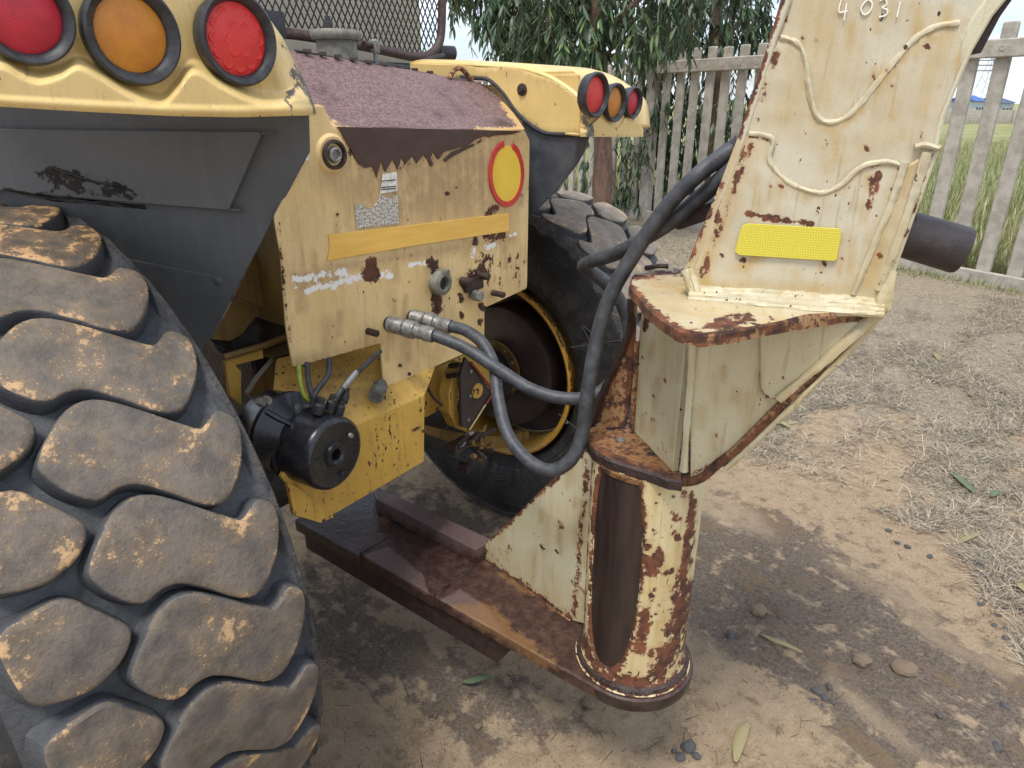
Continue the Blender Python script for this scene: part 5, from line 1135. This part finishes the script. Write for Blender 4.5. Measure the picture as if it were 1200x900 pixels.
def stretched(sc_):
    mpp = m.n('ShaderNodeMapping', vector_type='TEXTURE'); mpp.inputs['Rotation'].default_value = (0, 0, DA); mpp.inputs['Scale'].default_value = (2.6, .8, 1); m.l(co, mpp.inputs[0])
    return m.noise(mpp.outputs[0], sc_, 8, .7, (1, 1, 1), .6)
n1 = m.noise(co, 3, 8, .62); n2 = m.noise(co, 14, 8, .68); n3 = m.noise(co, 90, 6, .75); n4 = m.noise(co, 320, 3, .7); nst = stretched(7)
sand = m.mix(m.ss(n2, .35, .65), (.62, .46, .295), (.54, .385, .235)); sand = m.mix(m.ss(n3, .5, .7), sand, (.72, .56, .39))
sand = m.mix(m.ss(m.mth('ADD', m.mth('MULTIPLY', n1, .6), m.mth('MULTIPLY', n3, .4)), .62, .72), sand, (.36, .27, .19))
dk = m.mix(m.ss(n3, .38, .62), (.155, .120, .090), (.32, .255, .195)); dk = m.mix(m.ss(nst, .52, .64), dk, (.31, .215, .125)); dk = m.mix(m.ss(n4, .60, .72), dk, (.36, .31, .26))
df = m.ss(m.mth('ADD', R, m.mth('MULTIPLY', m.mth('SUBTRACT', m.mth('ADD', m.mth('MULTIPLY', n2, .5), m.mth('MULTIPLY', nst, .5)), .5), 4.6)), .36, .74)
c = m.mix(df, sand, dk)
sw_ = m.mix(m.ss(n3, .4, .62), (.28, .225, .155), (.60, .52, .38))
c = m.mix(m.ss(m.mth('ADD', G, m.mth('MULTIPLY', m.mth('SUBTRACT', n2, .5), 1.4)), .4, .65, 0, .85), c, sw_)
c = m.mix(m.ss(m.mth('ADD', B, m.mth('MULTIPLY', m.mth('SUBTRACT', n2, .5), 1.2)), .25, .75, 0, .8), c, (.54, .41, .27))
sx = m.n('ShaderNodeSeparateXYZ'); m.l(co, sx.inputs[0])
fld = m.ss(m.mth('ADD', sx.outputs[1], m.mth('MULTIPLY', sx.outputs[0], 1.6)), 14.2, 15.2)
gc = m.mix(m.ss(m.noise(co, .6, 6, .7), .4, .62), (.19, .22, .06), (.34, .32, .15))
c = m.mix(fld, c, gc)
vv = m.n('ShaderNodeTexVoronoi'); vv.inputs['Scale'].default_value = 120; m.l(co, vv.inputs['Vector'])
vs_ = m.mth('MULTIPLY', m.ss(vv.outputs['Distance'], .18, .26, 1, 0), m.ss(n2, .5, .6)); c = m.mix(vs_, c, (.09, .07, .06))
c = m.mix(m.mth('MULTIPLY', m.ss(n4, .54, .7), .25), c, (.10, .075, .055))
c = m.mix(m.mth('MULTIPLY', m.ss(n2, .52, .62), .35), c, (.30, .215, .14)); c = m.mix(m.mth('MULTIPLY', m.ss(n3, .30, .42, 1, 0), .5), c, (.11, .085, .065))
nb_ = m.bump(n2, .9, .04); nb_ = m.bump(nst, .8, .03, nb_); nb_ = m.bump(n3, 1.0, .022, nb_); nb_ = m.bump(n4, 1.0, .007, nb_)
me.materials.append(m.fin(c, .9, nb_))

# ---- straw, grit, field grass
def blades(name, N, fn, mat, w, hfn):
    V, F = [], []
    for k in range(N):
        r = fn()
        if r is None: continue
        x, y, z = r; L_, tilt, az, cw = hfn(); dx, dy = math.cos(az), math.sin(az); h = L_*math.sin(tilt); l = L_*math.cos(tilt); px_, py_ = -dy*w*cw, dx*w*cw; i = len(V)
        V += [(x-px_, y-py_, z), (x+px_, y+py_, z), (x+dx*l*.5+px_*.8, y+dy*l*.5+py_*.8, z+h*.62), (x+dx*l*.5-px_*.8, y+dy*l*.5-py_*.8, z+h*.62), (x+dx*l, y+dy*l, z+h)]
        F += [(i, i+1, i+2, i+3), (i+3, i+2, i+4)]
    return mk(name, V, F, mat, smooth=False)
def onG(u, v):
    p = WD.z(u, v, 0); return p
_U = np.random.uniform((850, 336), (1210, 800), (120000, 2)); _U = _U[inpoly(_U, sh)]; _dd = segdist(_U, sh+[sh[0]])
_k = np.minimum(1, .05+_dd/90)*np.where(inpoly(_U, bare), .15, 1)*np.random.uniform(.0, 1, len(_U))**-.25
_U = _U[np.argsort(-_k*0+np.random.uniform(0, 1, len(_U)))]; _it = iter(_U.tolist()*3)
def strawpt():
    while True:
        u, v = next(_it); dd = min(1, .08+segdist(np.array([[u, v]]), sh[:1]+sh)[0]/80) if False else 1
        keep = (.06+1.0*min(1, max(0, .45+3.0*mn.noise(Vector((u*.014, v*.03, 0)))+1.0*mn.noise(Vector((u*.05, v*.09, 3))))))
        e = edgek(u, v)
        if random.random() < keep*e: p = onG(u, v); return p[0], p[1], gz(p[0], p[1])+.004
_gu = np.stack(np.meshgrid(np.arange(840, 1221, 10), np.arange(330, 811, 10)), -1).reshape(-1, 2).astype(float)
_ge = (np.minimum(1, .05+segdist(_gu, sh[:7]+[sh[-4], sh[-3], sh[-2], sh[-1], sh[0]] if False else [sh[0], sh[10], sh[9], sh[8], sh[7], sh[6]])/85)*np.where(inpoly(_gu, bare), .2, 1)).reshape(49, 39)
def edgek(u, v): return _ge[min(48, int((v-330)/10)), min(38, int((u-840)/10))]
tag(blades('dry_straw', 34000, strawpt, M['straw'], .0012, lambda: (random.uniform(.02, .11), random.uniform(-.02, .35), random.uniform(0, 6.28), random.uniform(.7, 1.6))), kind='stuff')
tag(blades('leaf_litter', 1500, strawpt, leafmat('brown_litter', (.22, .15, .09), (.07, .05, .035)), .0035, lambda: (random.uniform(.02, .06), random.uniform(0, .25), random.uniform(0, 6.28), random.uniform(.7, 1.3))), kind='stuff')
def twigpt():
    u, v = random.uniform(360, 1210), random.uniform(560, 905); p = onG(u, v); return p[0], p[1], gz(p[0], p[1])+.004
tag(blades('leaf_litter', 260, twigpt, bpy.data.materials['brown_litter'], .0013, lambda: (random.uniform(.01, .07), random.uniform(0, .2), random.uniform(0, 6.28), 1)), kind='stuff')
def strawfar():
    u, v = random.uniform(700, 830), random.uniform(255, 345); p = onG(u, v); return p[0], p[1], gz(p[0], p[1])+.004
tag(blades('dry_straw', 7000, strawfar, M['straw'], .002, lambda: (random.uniform(.03, .12), random.uniform(0, .5), random.uniform(0, 6.28), random.uniform(.7, 1.6))), kind='stuff')
F0 = np.array((4.55, 6.3, 0)); FD = np.array((-.53, .848, 0)); FN = np.array((.848, .53, 0))
def fieldpt():
    s_ = random.uniform(-3, 12); d = random.uniform(0, 1)**1.8*30+.15; p = F0+FD*s_+FN*d; return p[0]+random.uniform(-1, 1)*d*.3, p[1], 0
tag(blades('field_grass', 60000, fieldpt, M['grass'], .007, lambda: (random.uniform(.10, .42), random.uniform(.9, 1.5), random.uniform(0, 6.28), random.uniform(.7, 1.6))), kind='stuff')
def fringept():
    s_ = random.uniform(-1, 2.6); d = random.gauss(-.05, .12); p = F0+FD*s_+FN*d; return p[0], p[1], 0
tag(blades('verge_grass', 2500, fringept, M['grass'], .003, lambda: (random.uniform(.04, .13), random.uniform(.3, 1.3), random.uniform(0, 6.28), 1)), kind='stuff')
def rock(seed, s=1):
    bm = bmesh.new(); bmesh.ops.create_icosphere(bm, subdivisions=2, radius=1)
    for v in bm.verts:
        k = 1+.35*mn.noise(v.co*1.3+Vector((seed*7, 0, 0))); v.co = Vector((v.co.x*k, v.co.y*k*.8, v.co.z*k*.55))
    me = bpy.data.meshes.new('pebble'); bm.to_mesh(me); bm.free(); return me
V, F = [], []
for k in range(15000):
    u, v = random.uniform(340, 1210), random.uniform(540, 915); p = onG(u, v)
    if mn.noise(Vector((p[0]*4, p[1]*4, 5))) < -.05+random.uniform(-.3, .2): continue
    s_ = random.uniform(.0010, .0030)*(1 if random.random() < .93 else 2.2); z = gz(p[0], p[1])+.003; i = len(V); a = random.uniform(0, 6.28)
    ring = [(p[0]+s_*math.cos(a+q*2.1)*random.uniform(.7, 1.3), p[1]+s_*math.sin(a+q*2.1)*random.uniform(.7, 1.3), z-.003) for q in range(3)]
    V += ring+[(p[0], p[1], z+s_*.8)]; F += [(i, i+1, i+3), (i+1, i+2, i+3), (i+2, i, i+3)]
tag(mk('gravel', V, F, M['clod'], smooth=False), kind='stuff')
rk = [rock(i) for i in range(5)]
for m_ in rk: m_.materials.append(M['stone'])
rk2 = [rock(i+9) for i in range(3)]
for m_ in rk2: m_.materials.append(M['clod'])
def peb(u, v, rpx, meshes, nm, lab, cat, grp):
    p = WD.z(u, v, .004); s_ = rpx*WD.scale(p); o = bpy.data.objects.new(nm, random.choice(meshes)); COL.objects.link(o)
    o.location = (p[0], p[1], gz(p[0], p[1])+s_*.25); o.scale = (s_, s_, s_); o.rotation_euler = (0, 0, random.uniform(0, 6)); tag(o, lab, cat, grp)
for u, v, r in ((1041, 622, 4), (1052, 636, 3), (1064, 641, 4), (1090, 652, 4), (1146, 661, 7), (1152, 675, 5), (1158, 688, 4), (1150, 708, 5), (1170, 720, 4), (1180, 735, 4), (1165, 732, 4), (1178, 748, 4), (1190, 742, 3), (1101, 839, 5), (1132, 865, 6), (1168, 875, 8), (1177, 828, 6), (1033, 597, 3), (988, 740, 3), (1148, 710, 3), (1175, 712, 3)):
    peb(u, v, r, rk, 'pebble', 'small dark grey pebble on the sand at the right', 'pebble', 'pebbles on the sand')
for u, v, r in ((958, 810, 8), (966, 818, 6), (950, 822, 5), (972, 805, 5), (962, 830, 5), (976, 824, 4)):
    peb(u, v, r, rk, 'pebble', 'small grey stone in the heap on the wet earth band', 'pebble', 'stones in the little heap')
for u, v, r in ((806, 876, 10), (797, 888, 7), (816, 886, 6), (790, 880, 4)):
    peb(u, v, r, rk, 'pebble', 'black stone in the cluster at the bottom edge beside the tan leaf', 'stone', 'black stones by the tan leaf')
peb(856, 744, 7, rk, 'pebble', 'single blue-grey stone right of the pivot base', 'stone', None)
peb(1156, 686, 4, rk2, 'pebble', 'small orange-brown clod on the sand near the right edge', 'pebble', None)
peb(690, 826, 9, rk2, 'stone', 'rounded sandy stone under the front edge of the drawbar base', 'stone', None)
peb(890, 716, 11, rk2, 'earth_clod', 'tan earth clod on the dark band, nearest the pivot column', 'clod', None)
peb(1060, 785, 15, rk2, 'earth_clod', 'broad flat earth clod in the middle of the dark band', 'clod', None)
peb(1010, 775, 12, rk2, 'earth_clod', 'flat earth clod left of the broad one on the dark band', 'clod', None)
for u, v, r in ((470, 885, 7), (530, 840, 6), (380, 870, 6), (560, 850, 5), (640, 880, 5), (500, 800, 5), (455, 880, 4)):
    peb(u, v, r, rk2, 'earth_clod', 'small sandy clod on the earth between tyre and drawbar', 'clod', 'clods beside the near tyre')
def fallen(pts, wpx, mat, lab, curl=.010):
    P = catmull([WD.z(u, v, 0) for u, v in pts], 6); m_ = len(P); V, F = [], []; c0 = P[0].copy(); w = wpx*WD.scale(P[m_//2])
    for i, p in enumerate(P):
        t = i/(m_-1); d = P[min(i+1, m_-1)]-P[max(i-1, 0)]; d /= np.linalg.norm(d); nrm = np.array([-d[1], d[0], 0]); ww = w*math.sin(math.pi*(t*.92+.04))**.7
        z = gz(p[0], p[1])+.012+curl*math.sin(t*3)
        for s_, dz in ((-1, .004), (0, 0), (1, .004)): V.append(p+nrm*ww*s_-c0+np.array([0, 0, z+dz]))
    for i in range(m_-1):
        for k in (0, 1): F.append((i*3+k, i*3+k+1, (i+1)*3+k+1, (i+1)*3+k))
    o = mk('fallen_leaf', V, F, mat, None, (c0[0], c0[1], 0)); sm = o.modifiers.new('s', 'SOLIDIFY'); sm.thickness = .0006; tag(o, lab, 'leaf')
fallen([(889, 746), (905, 756), (922, 763), (941, 769)], 3.5, M['litter'], 'long pale curled leaf lying on the dark wet band')
fallen([(878, 853), (870, 862), (864, 880), (861, 898)], 7, M['litter'], 'tan pointed leaf at the bottom edge of the ground')
fallen([(541, 804), (552, 806), (565, 803), (577, 799)], 4.5, M['greenlitter'], 'grey-green leaf on the ground beneath the drawbar')
fallen([(1122, 640), (1132, 636), (1148, 629)], 4, M['litter'], 'cream leaf lying on bare sand near the right edge')
fallen([(1160, 585), (1170, 580)], 4, M['greenlitter'], 'small bright green leaf in the straw at the right')
fallen([(903, 501), (915, 500), (925, 505)], 4, M['litter'], 'yellowish leaf in the straw beside the sloping flange')
fallen([(1094, 416), (1100, 425)], 4, M['litter'], 'small white leaf in the straw below the fence')
fallen([(1112, 555), (1128, 570), (1140, 580)], 5, M['greenlitter'], 'grey-green leaf in the straw above the small green leaf')
fallen([(1190, 685), (1197, 692), (1203, 700)], 8, M['litter'], 'crumpled whitish leaf cut by the right edge of the picture')

# ================================================================ FENCE
fence = bpy.data.objects.new('picket_fence', None); COL.objects.link(fence); tag(fence, 'grey precast concrete picket fence running behind the tractor and along the field', 'fence')
fa = math.atan2(FD[1], FD[0]); fence.location = F0; fence.rotation_euler = (0, 0, fa)      # local x runs along the fence, local y: towards the camera side when positive
def bxm(a, b, bev, top=None):
    bm = bmesh.new(); bmesh.ops.create_cube(bm, size=1)
    for v in bm.verts: v.co = Vector([(a[i]+b[i])/2+v.co[i]*(b[i]-a[i]) for i in range(3)])
    bmesh.ops.bevel(bm, geom=bm.edges[:], offset=bev, segments=1, affect='EDGES'); return bm
def topoint(bm, z, cut, half):
    for v in bm.verts:
        if v.co.z > z-.05: v.co.z -= cut*max(0, abs(v.co.x)/half-.35)
bm = bxm((-.062, -.028, .02), (.062, .028, 2.27), .010); topoint(bm, 2.27, .05, .062); pk = bpy.data.meshes.new('picket'); bm.to_mesh(pk); bm.free(); pk.materials.append(M['concrete'])
bm = bxm((-.085, -.06, -.2), (.085, .07, 2.36), .014); topoint(bm, 2.36, .09, .085); po = bpy.data.meshes.new('post'); bm.to_mesh(po); bm.free(); po.materials.append(M['concrete'])
# viewer side of the fence in local coordinates
side_ = 1 if (np.array([-FD[1], FD[0], 0]) @ (C-F0)) > 0 else -1
posts = [-1.75, 1.75, 4.84, 8.0, 11.1]
def link(nm, me, x, y=0, z=0, sc=None):
    o = bpy.data.objects.new(nm, me); COL.objects.link(o); o.parent = fence; o.location = (x, y, z); return o
for s_ in posts: link('post', po, s_)
x = -1.5
for a, b in zip(posts[:-1], posts[1:]):
    npk = int(round((b-a)/.262))
    for k in range(1, npk):
        s_ = a+(b-a)*k/npk; o = link('picket', pk, s_, 0, random.uniform(-.012, .012)); o.rotation_euler = (0, random.uniform(-.006, .006), 0)
    for nm, z_0, z_1, th in (('top_rail', 1.965, 2.115, .055), ('base_plank', -.05, .13, .05), ('low_rail', .30, .42, .05)):
        yy = side_*.055
        if nm == 'low_rail': continue
        bm = bxm((a+.087, min(side_*.029, side_*(.029+th)), z_0), (b-.087, max(side_*.029, side_*(.029+th)), z_1), .010)
        me = bpy.data.meshes.new(nm); bm.to_mesh(me); bm.free(); me.materials.append(M['concrete']); o = bpy.data.objects.new(nm, me); COL.objects.link(o); o.parent = fence
        if nm == 'top_rail':
            for k in range(1, npk):
                s_ = a+(b-a)*k/npk; lathe('bolt_boss', [(0, .024), (.004, .024), (.006, .019), (.003, .012), (.003, .001)], (s_, side_*(.029+th), 2.04), (0, side_, 0), M['concrete'], o, 16)

# ================================================================ TREES
def leafmesh():
    V, F = [], []; n = 5
    for i in range(n+1):
        t = i/n; w = .10*math.sin(math.pi*min(1, t*.9+.07))**.9; z = -t; dx = .10*math.sin(t*2.2)
        for s_ in (-1, 1): V.append((dx+w*s_, .10*t*t+abs(s_)*w*.25, z))
    for i in range(n): F.append((i*2, i*2+1, i*2+3, i*2+2))
    me = bpy.data.meshes.new('leaf'); me.from_pydata(V, [], F); me.update(); me.polygons.foreach_set('use_smooth', [True]*n); return np.array(V), F, me
LV, LF, lme = leafmesh(); lme.materials.append(M['leaf'])
lme2 = lme.copy(); lme2.materials.clear(); lme2.materials.append(M['leafpale'])
def tree(label, base, trunk, limbs, sprays, nleaf, ind, pale=.12):
    o = bpy.data.objects.new('weeping_tree', None); COL.objects.link(o); base = np.array(base, float); o.location = base; tag(o, label, 'tree', None)
    def rel(L_): return [np.array(p, float)-base for p in L_]
    V, F = sweep(catmull(rel(trunk[0]), 6), lambda t: trunk[1]*(1-.6*t), 14); 
    V = [v+np.array((mn.noise(Vector(v)*9), mn.noise(Vector(v)*9+Vector((5, 0, 0))), 0))*.02 for v in V]
    fixn(mk('trunk', V, F, M['bark'], o))
    for L_, r in limbs:
        V, F = sweep(catmull(rel(L_), 5), lambda t: r*(1-.8*t)+.003, 8); fixn(mk('branch', V, F, M['bark'], o))
    leaves, tw, tf = [], [], []
    for cx, cy, cz, rad, cnt, ln in sprays:
        for k in range(cnt):
            a = np.array((cx, cy, cz))+np.array([random.gauss(0, 1) for _ in range(3)])*rad*.55
            L2 = ln*random.uniform(.6, 1.25); az = random.uniform(0, 6.28); out = np.array((math.cos(az), math.sin(az), 0))*random.uniform(.1, .5)
            L2 = min(L2, max(.15, a[2]-(2.0 if a[1] < 9 else 0)))
            pts = [a+out*L2*t+np.array((0, 0, .15*t*L2-L2*t*t)) for t in np.linspace(0, 1, 5)]
            v, f = sweep([p-base for p in pts], .0028, 4); q = len(tw); tw += v; tf += [tuple(i+q for i in g) for g in f]
            for j in range(12):
                t = random.uniform(.15, 1); p = a+out*L2*t+np.array((0, 0, .15*t*L2-L2*t*t)); leaves.append((p-base, random.uniform(.11, .20), random.uniform(0, 6.28), random.gauss(.45, .35)))
    V, F = [], []; dist = [np.linalg.norm(l[0]+base-C) for l in leaves]; vis = []
    P2 = proj(np.array([l[0]+base for l in leaves]))
    order = sorted(range(len(leaves)), key=lambda i: dist[i]+(0 if (520 < P2[i][0] < 925 and -5 < P2[i][1] < 150) else 50))
    one = set(order[:ind])
    for i, (p, s_, az, ti) in enumerate(leaves):
        Rm = Matrix.Rotation(az, 3, 'Z') @ Matrix.Rotation(ti, 3, 'X')
        if i in one:
            ob = bpy.data.objects.new('leaf', lme2 if random.random() < pale else lme); COL.objects.link(ob); ob.parent = o; ob.location = p; ob.scale = (s_,)*3; ob.rotation_euler = Rm.to_euler()
        else:
            q = len(V); W3 = (np.array(Rm) @ (LV*s_).T).T+p; V += W3.tolist(); F += [tuple(a+q for a in f) for f in LF]
    cr_ = tag(mk('crown', V, F, M['leaf'], o), kind='stuff'); tag(mk('twigs', tw, tf, M['bark'], o, smooth=False), kind='stuff')
    return o
def fp(s_, d, z): return F0+FD*s_+FN*d+np.array((0, 0, z))     # along the fence, behind it (+), height
def at_px(u, v, y): return WD.y(u, v, y)
tb = WD.y(700, 290, 8.2); tb = np.array((tb[0], 8.2, 0))
def sp_(lst, y, rad, cnt, ln): return [(*WD.y(u, v, y+random.uniform(-.5, .5)), rad, cnt, ln) for u, v in lst]
S1 = sp_([(640, 10), (690, 20), (715, 25), (760, 0), (660, -40), (720, -50), (800, -30), (850, -40)], 8.4, .42, 42, .5)
T1 = tree('weeping tree with reddish bark, its trunk between the far fender and the fence', tb,
     ([tb, tb+np.array((.02, 0, .9)), tb+np.array((-.05, .05, 1.8)), tb+np.array((-.12, .1, 2.8)), tb+np.array((0, .1, 4.0))], .13),
     [([tb+np.array((-.1, .1, 2.4)), WD.y(650, -20, 8.5), WD.y(600, -60, 8.6)], .05), ([tb+np.array((-.1, .1, 2.2)), WD.y(760, -10, 8.3), WD.y(840, -50, 8.2)], .045), ([tb+np.array((-.1, .1, 2.0)), WD.y(730, 50, 8.2), WD.y(745, 70, 8.1)], .02)], S1, 12, 300)
tb2 = np.array((WD.y(625, 290, 9.2)[0], 9.2, 0))
S2 = sp_([(550, -40), (590, -20), (620, 20), (640, 10), (570, -60), (620, -60), (530, -50), (655, 45), (600, -90), (680, 0), (605, 0), (575, 5), (605, 40)], 9.3, .30, 30, .42)
tree('weeping tree with a pale trunk, between the mesh guard and the red-barked tree', tb2,
     ([tb2, tb2+np.array((0, 0, 1.5)), tb2+np.array((-.1, .1, 3)), tb2+np.array((.1, .1, 4.5))], .16),
     [([tb2+np.array((-.05, 0, 2.2)), WD.y(580, -20, 9.2), WD.y(540, -50, 9.2)], .05), ([tb2+np.array((-.05, 0, 2.4)), WD.y(670, -20, 9.3)], .05)], S2, 12, 150, .2)
tb3 = np.array((WD.y(850, 240, 9.6)[0], 10.6, 0))
S3 = sp_([(760, 30), (800, 20), (840, 10), (880, 20), (820, -30), (900, -30), (780, 45), (830, 45), (870, 40), (905, 20), (860, -60), (760, 90), (800, 110), (790, 150), (830, 130), (850, 170), (870, 130), (760, 150), (820, 190), (780, 190), (700, 190), (740, 200)], 10.8, .42, 30, .55)
tree('dark bushy tree filling in behind the concrete pickets', tb3,
     ([tb3, tb3+np.array((0, 0, 1.5)), tb3+np.array((-.1, .1, 3)), tb3+np.array((.1, .1, 4.5))], .14),
     [([tb3+np.array((-.05, 0, 2.0)), WD.y(780, 20, 10.7)], .05), ([tb3+np.array((-.05, 0, 2.4)), WD.y(900, 0, 10.7)], .05)], S3, 12, 300, .06)
tw_ = WD.y(758, 253, 9.2)
# ---- far across the field
fb = np.array((WD.y(1150, 122, 90)[0], 90, 0))
for (u0, u1, vt, lab, col) in ((1143, 1157, 114, 'long blue shed far across the field, left of its twin', (.03, .12, .42)), (1174, 1190, 116.5, 'dark blue roofed shed far across the field, at the right edge', (.03, .07, .18))):
    a = WD.y(u0, 124, 90); b = WD.y(u1, vt, 90); o = bpy.data.objects.new('shed', None); COL.objects.link(o); o.location = (a[0], 90, 0); tag(o, lab, 'shed')
    w_, h_ = b[0]-a[0], b[2]
    box('wall', (0, 0, 0), (w_, 6, h_*.80), simple('shed_wall', (.55, .58, .6), None, .6, 3, .1), o, .02)
    for k in range(3): box('door', (w_*(.12+.3*k), -.05, 0), (w_*(.30+.3*k), 0, h_*.5), simple('shed_door', (.10, .12, .15), None, .6, 3, .1), o, .01)
    V = [(-.2, -.3, h_*.8), (w_+.2, -.3, h_*.8), (w_+.2, 6.3, h_*.8), (-.2, 6.3, h_*.8), (-.2, 3, h_*1.12), (w_+.2, 3, h_*1.12)]
    mk('roof', V, [(0, 1, 5, 4), (2, 3, 4, 5), (0, 4, 3), (1, 2, 5), (0, 3, 2, 1)], simple('shed_roof', col, None, .5, 3, .1), o, smooth=False)
wl_ = bpy.data.objects.new('boundary_wall', None); COL.objects.link(wl_); wl_.location = (20, 60, 0); tag(wl_, 'long low grey concrete wall at the far side of the field', 'wall')
for k in range(30): 
    box('wall_panel', (k*2.0-5, 0, 0), (k*2.0-5+1.94, .12, 1.05), M['concrete'], wl_, .02)
# pylon
py = np.array((WD.y(1152, 120, 160)[0], 160, 0)); hp_ = WD.y(1152, 66, 160)[2]
V, F = [], []
def bar(a, b, r):
    global V, F
    v, f = sweep([a, b], r, 4); k = len(V); V += v; F += [tuple(i+k for i in g) for g in f]
pyl = bpy.data.objects.new('power_pylon', None); COL.objects.link(pyl); pyl.location = py; tag(pyl, 'thin steel lattice power pylon far off above the field', 'pylon')
lv = [0, .25, .45, .62, .78, .9, 1.0]; wv = [2.6, 1.9, 1.4, 1.0, .8, .6, .1]
for i in range(6):
    for sx_ in (-1, 1):
        for sy_ in (-1, 1):
            a = np.array((sx_*wv[i], sy_*wv[i], lv[i]*hp_)); b = np.array((sx_*wv[i+1], sy_*wv[i+1], lv[i+1]*hp_)); bar(a, b, .05)
            bar(a, np.array((-sx_*wv[i+1], sy_*wv[i+1], lv[i+1]*hp_)), .03)
mk('lattice', V, F, M['zinc'], pyl, smooth=False); 
for z_ in (.74, .84, .93):
    V, F = [], []; bar(np.array((-3.4, 0, z_*hp_)), np.array((3.4, 0, z_*hp_)), .12); mk('cross_arm', V, F, M['zinc'], pyl, smooth=False)
print('objects', len(bpy.data.objects), 'tris', sum(len(m_.loop_triangles) if m_.loop_triangles else len(m_.polygons)*2 for m_ in bpy.data.meshes))
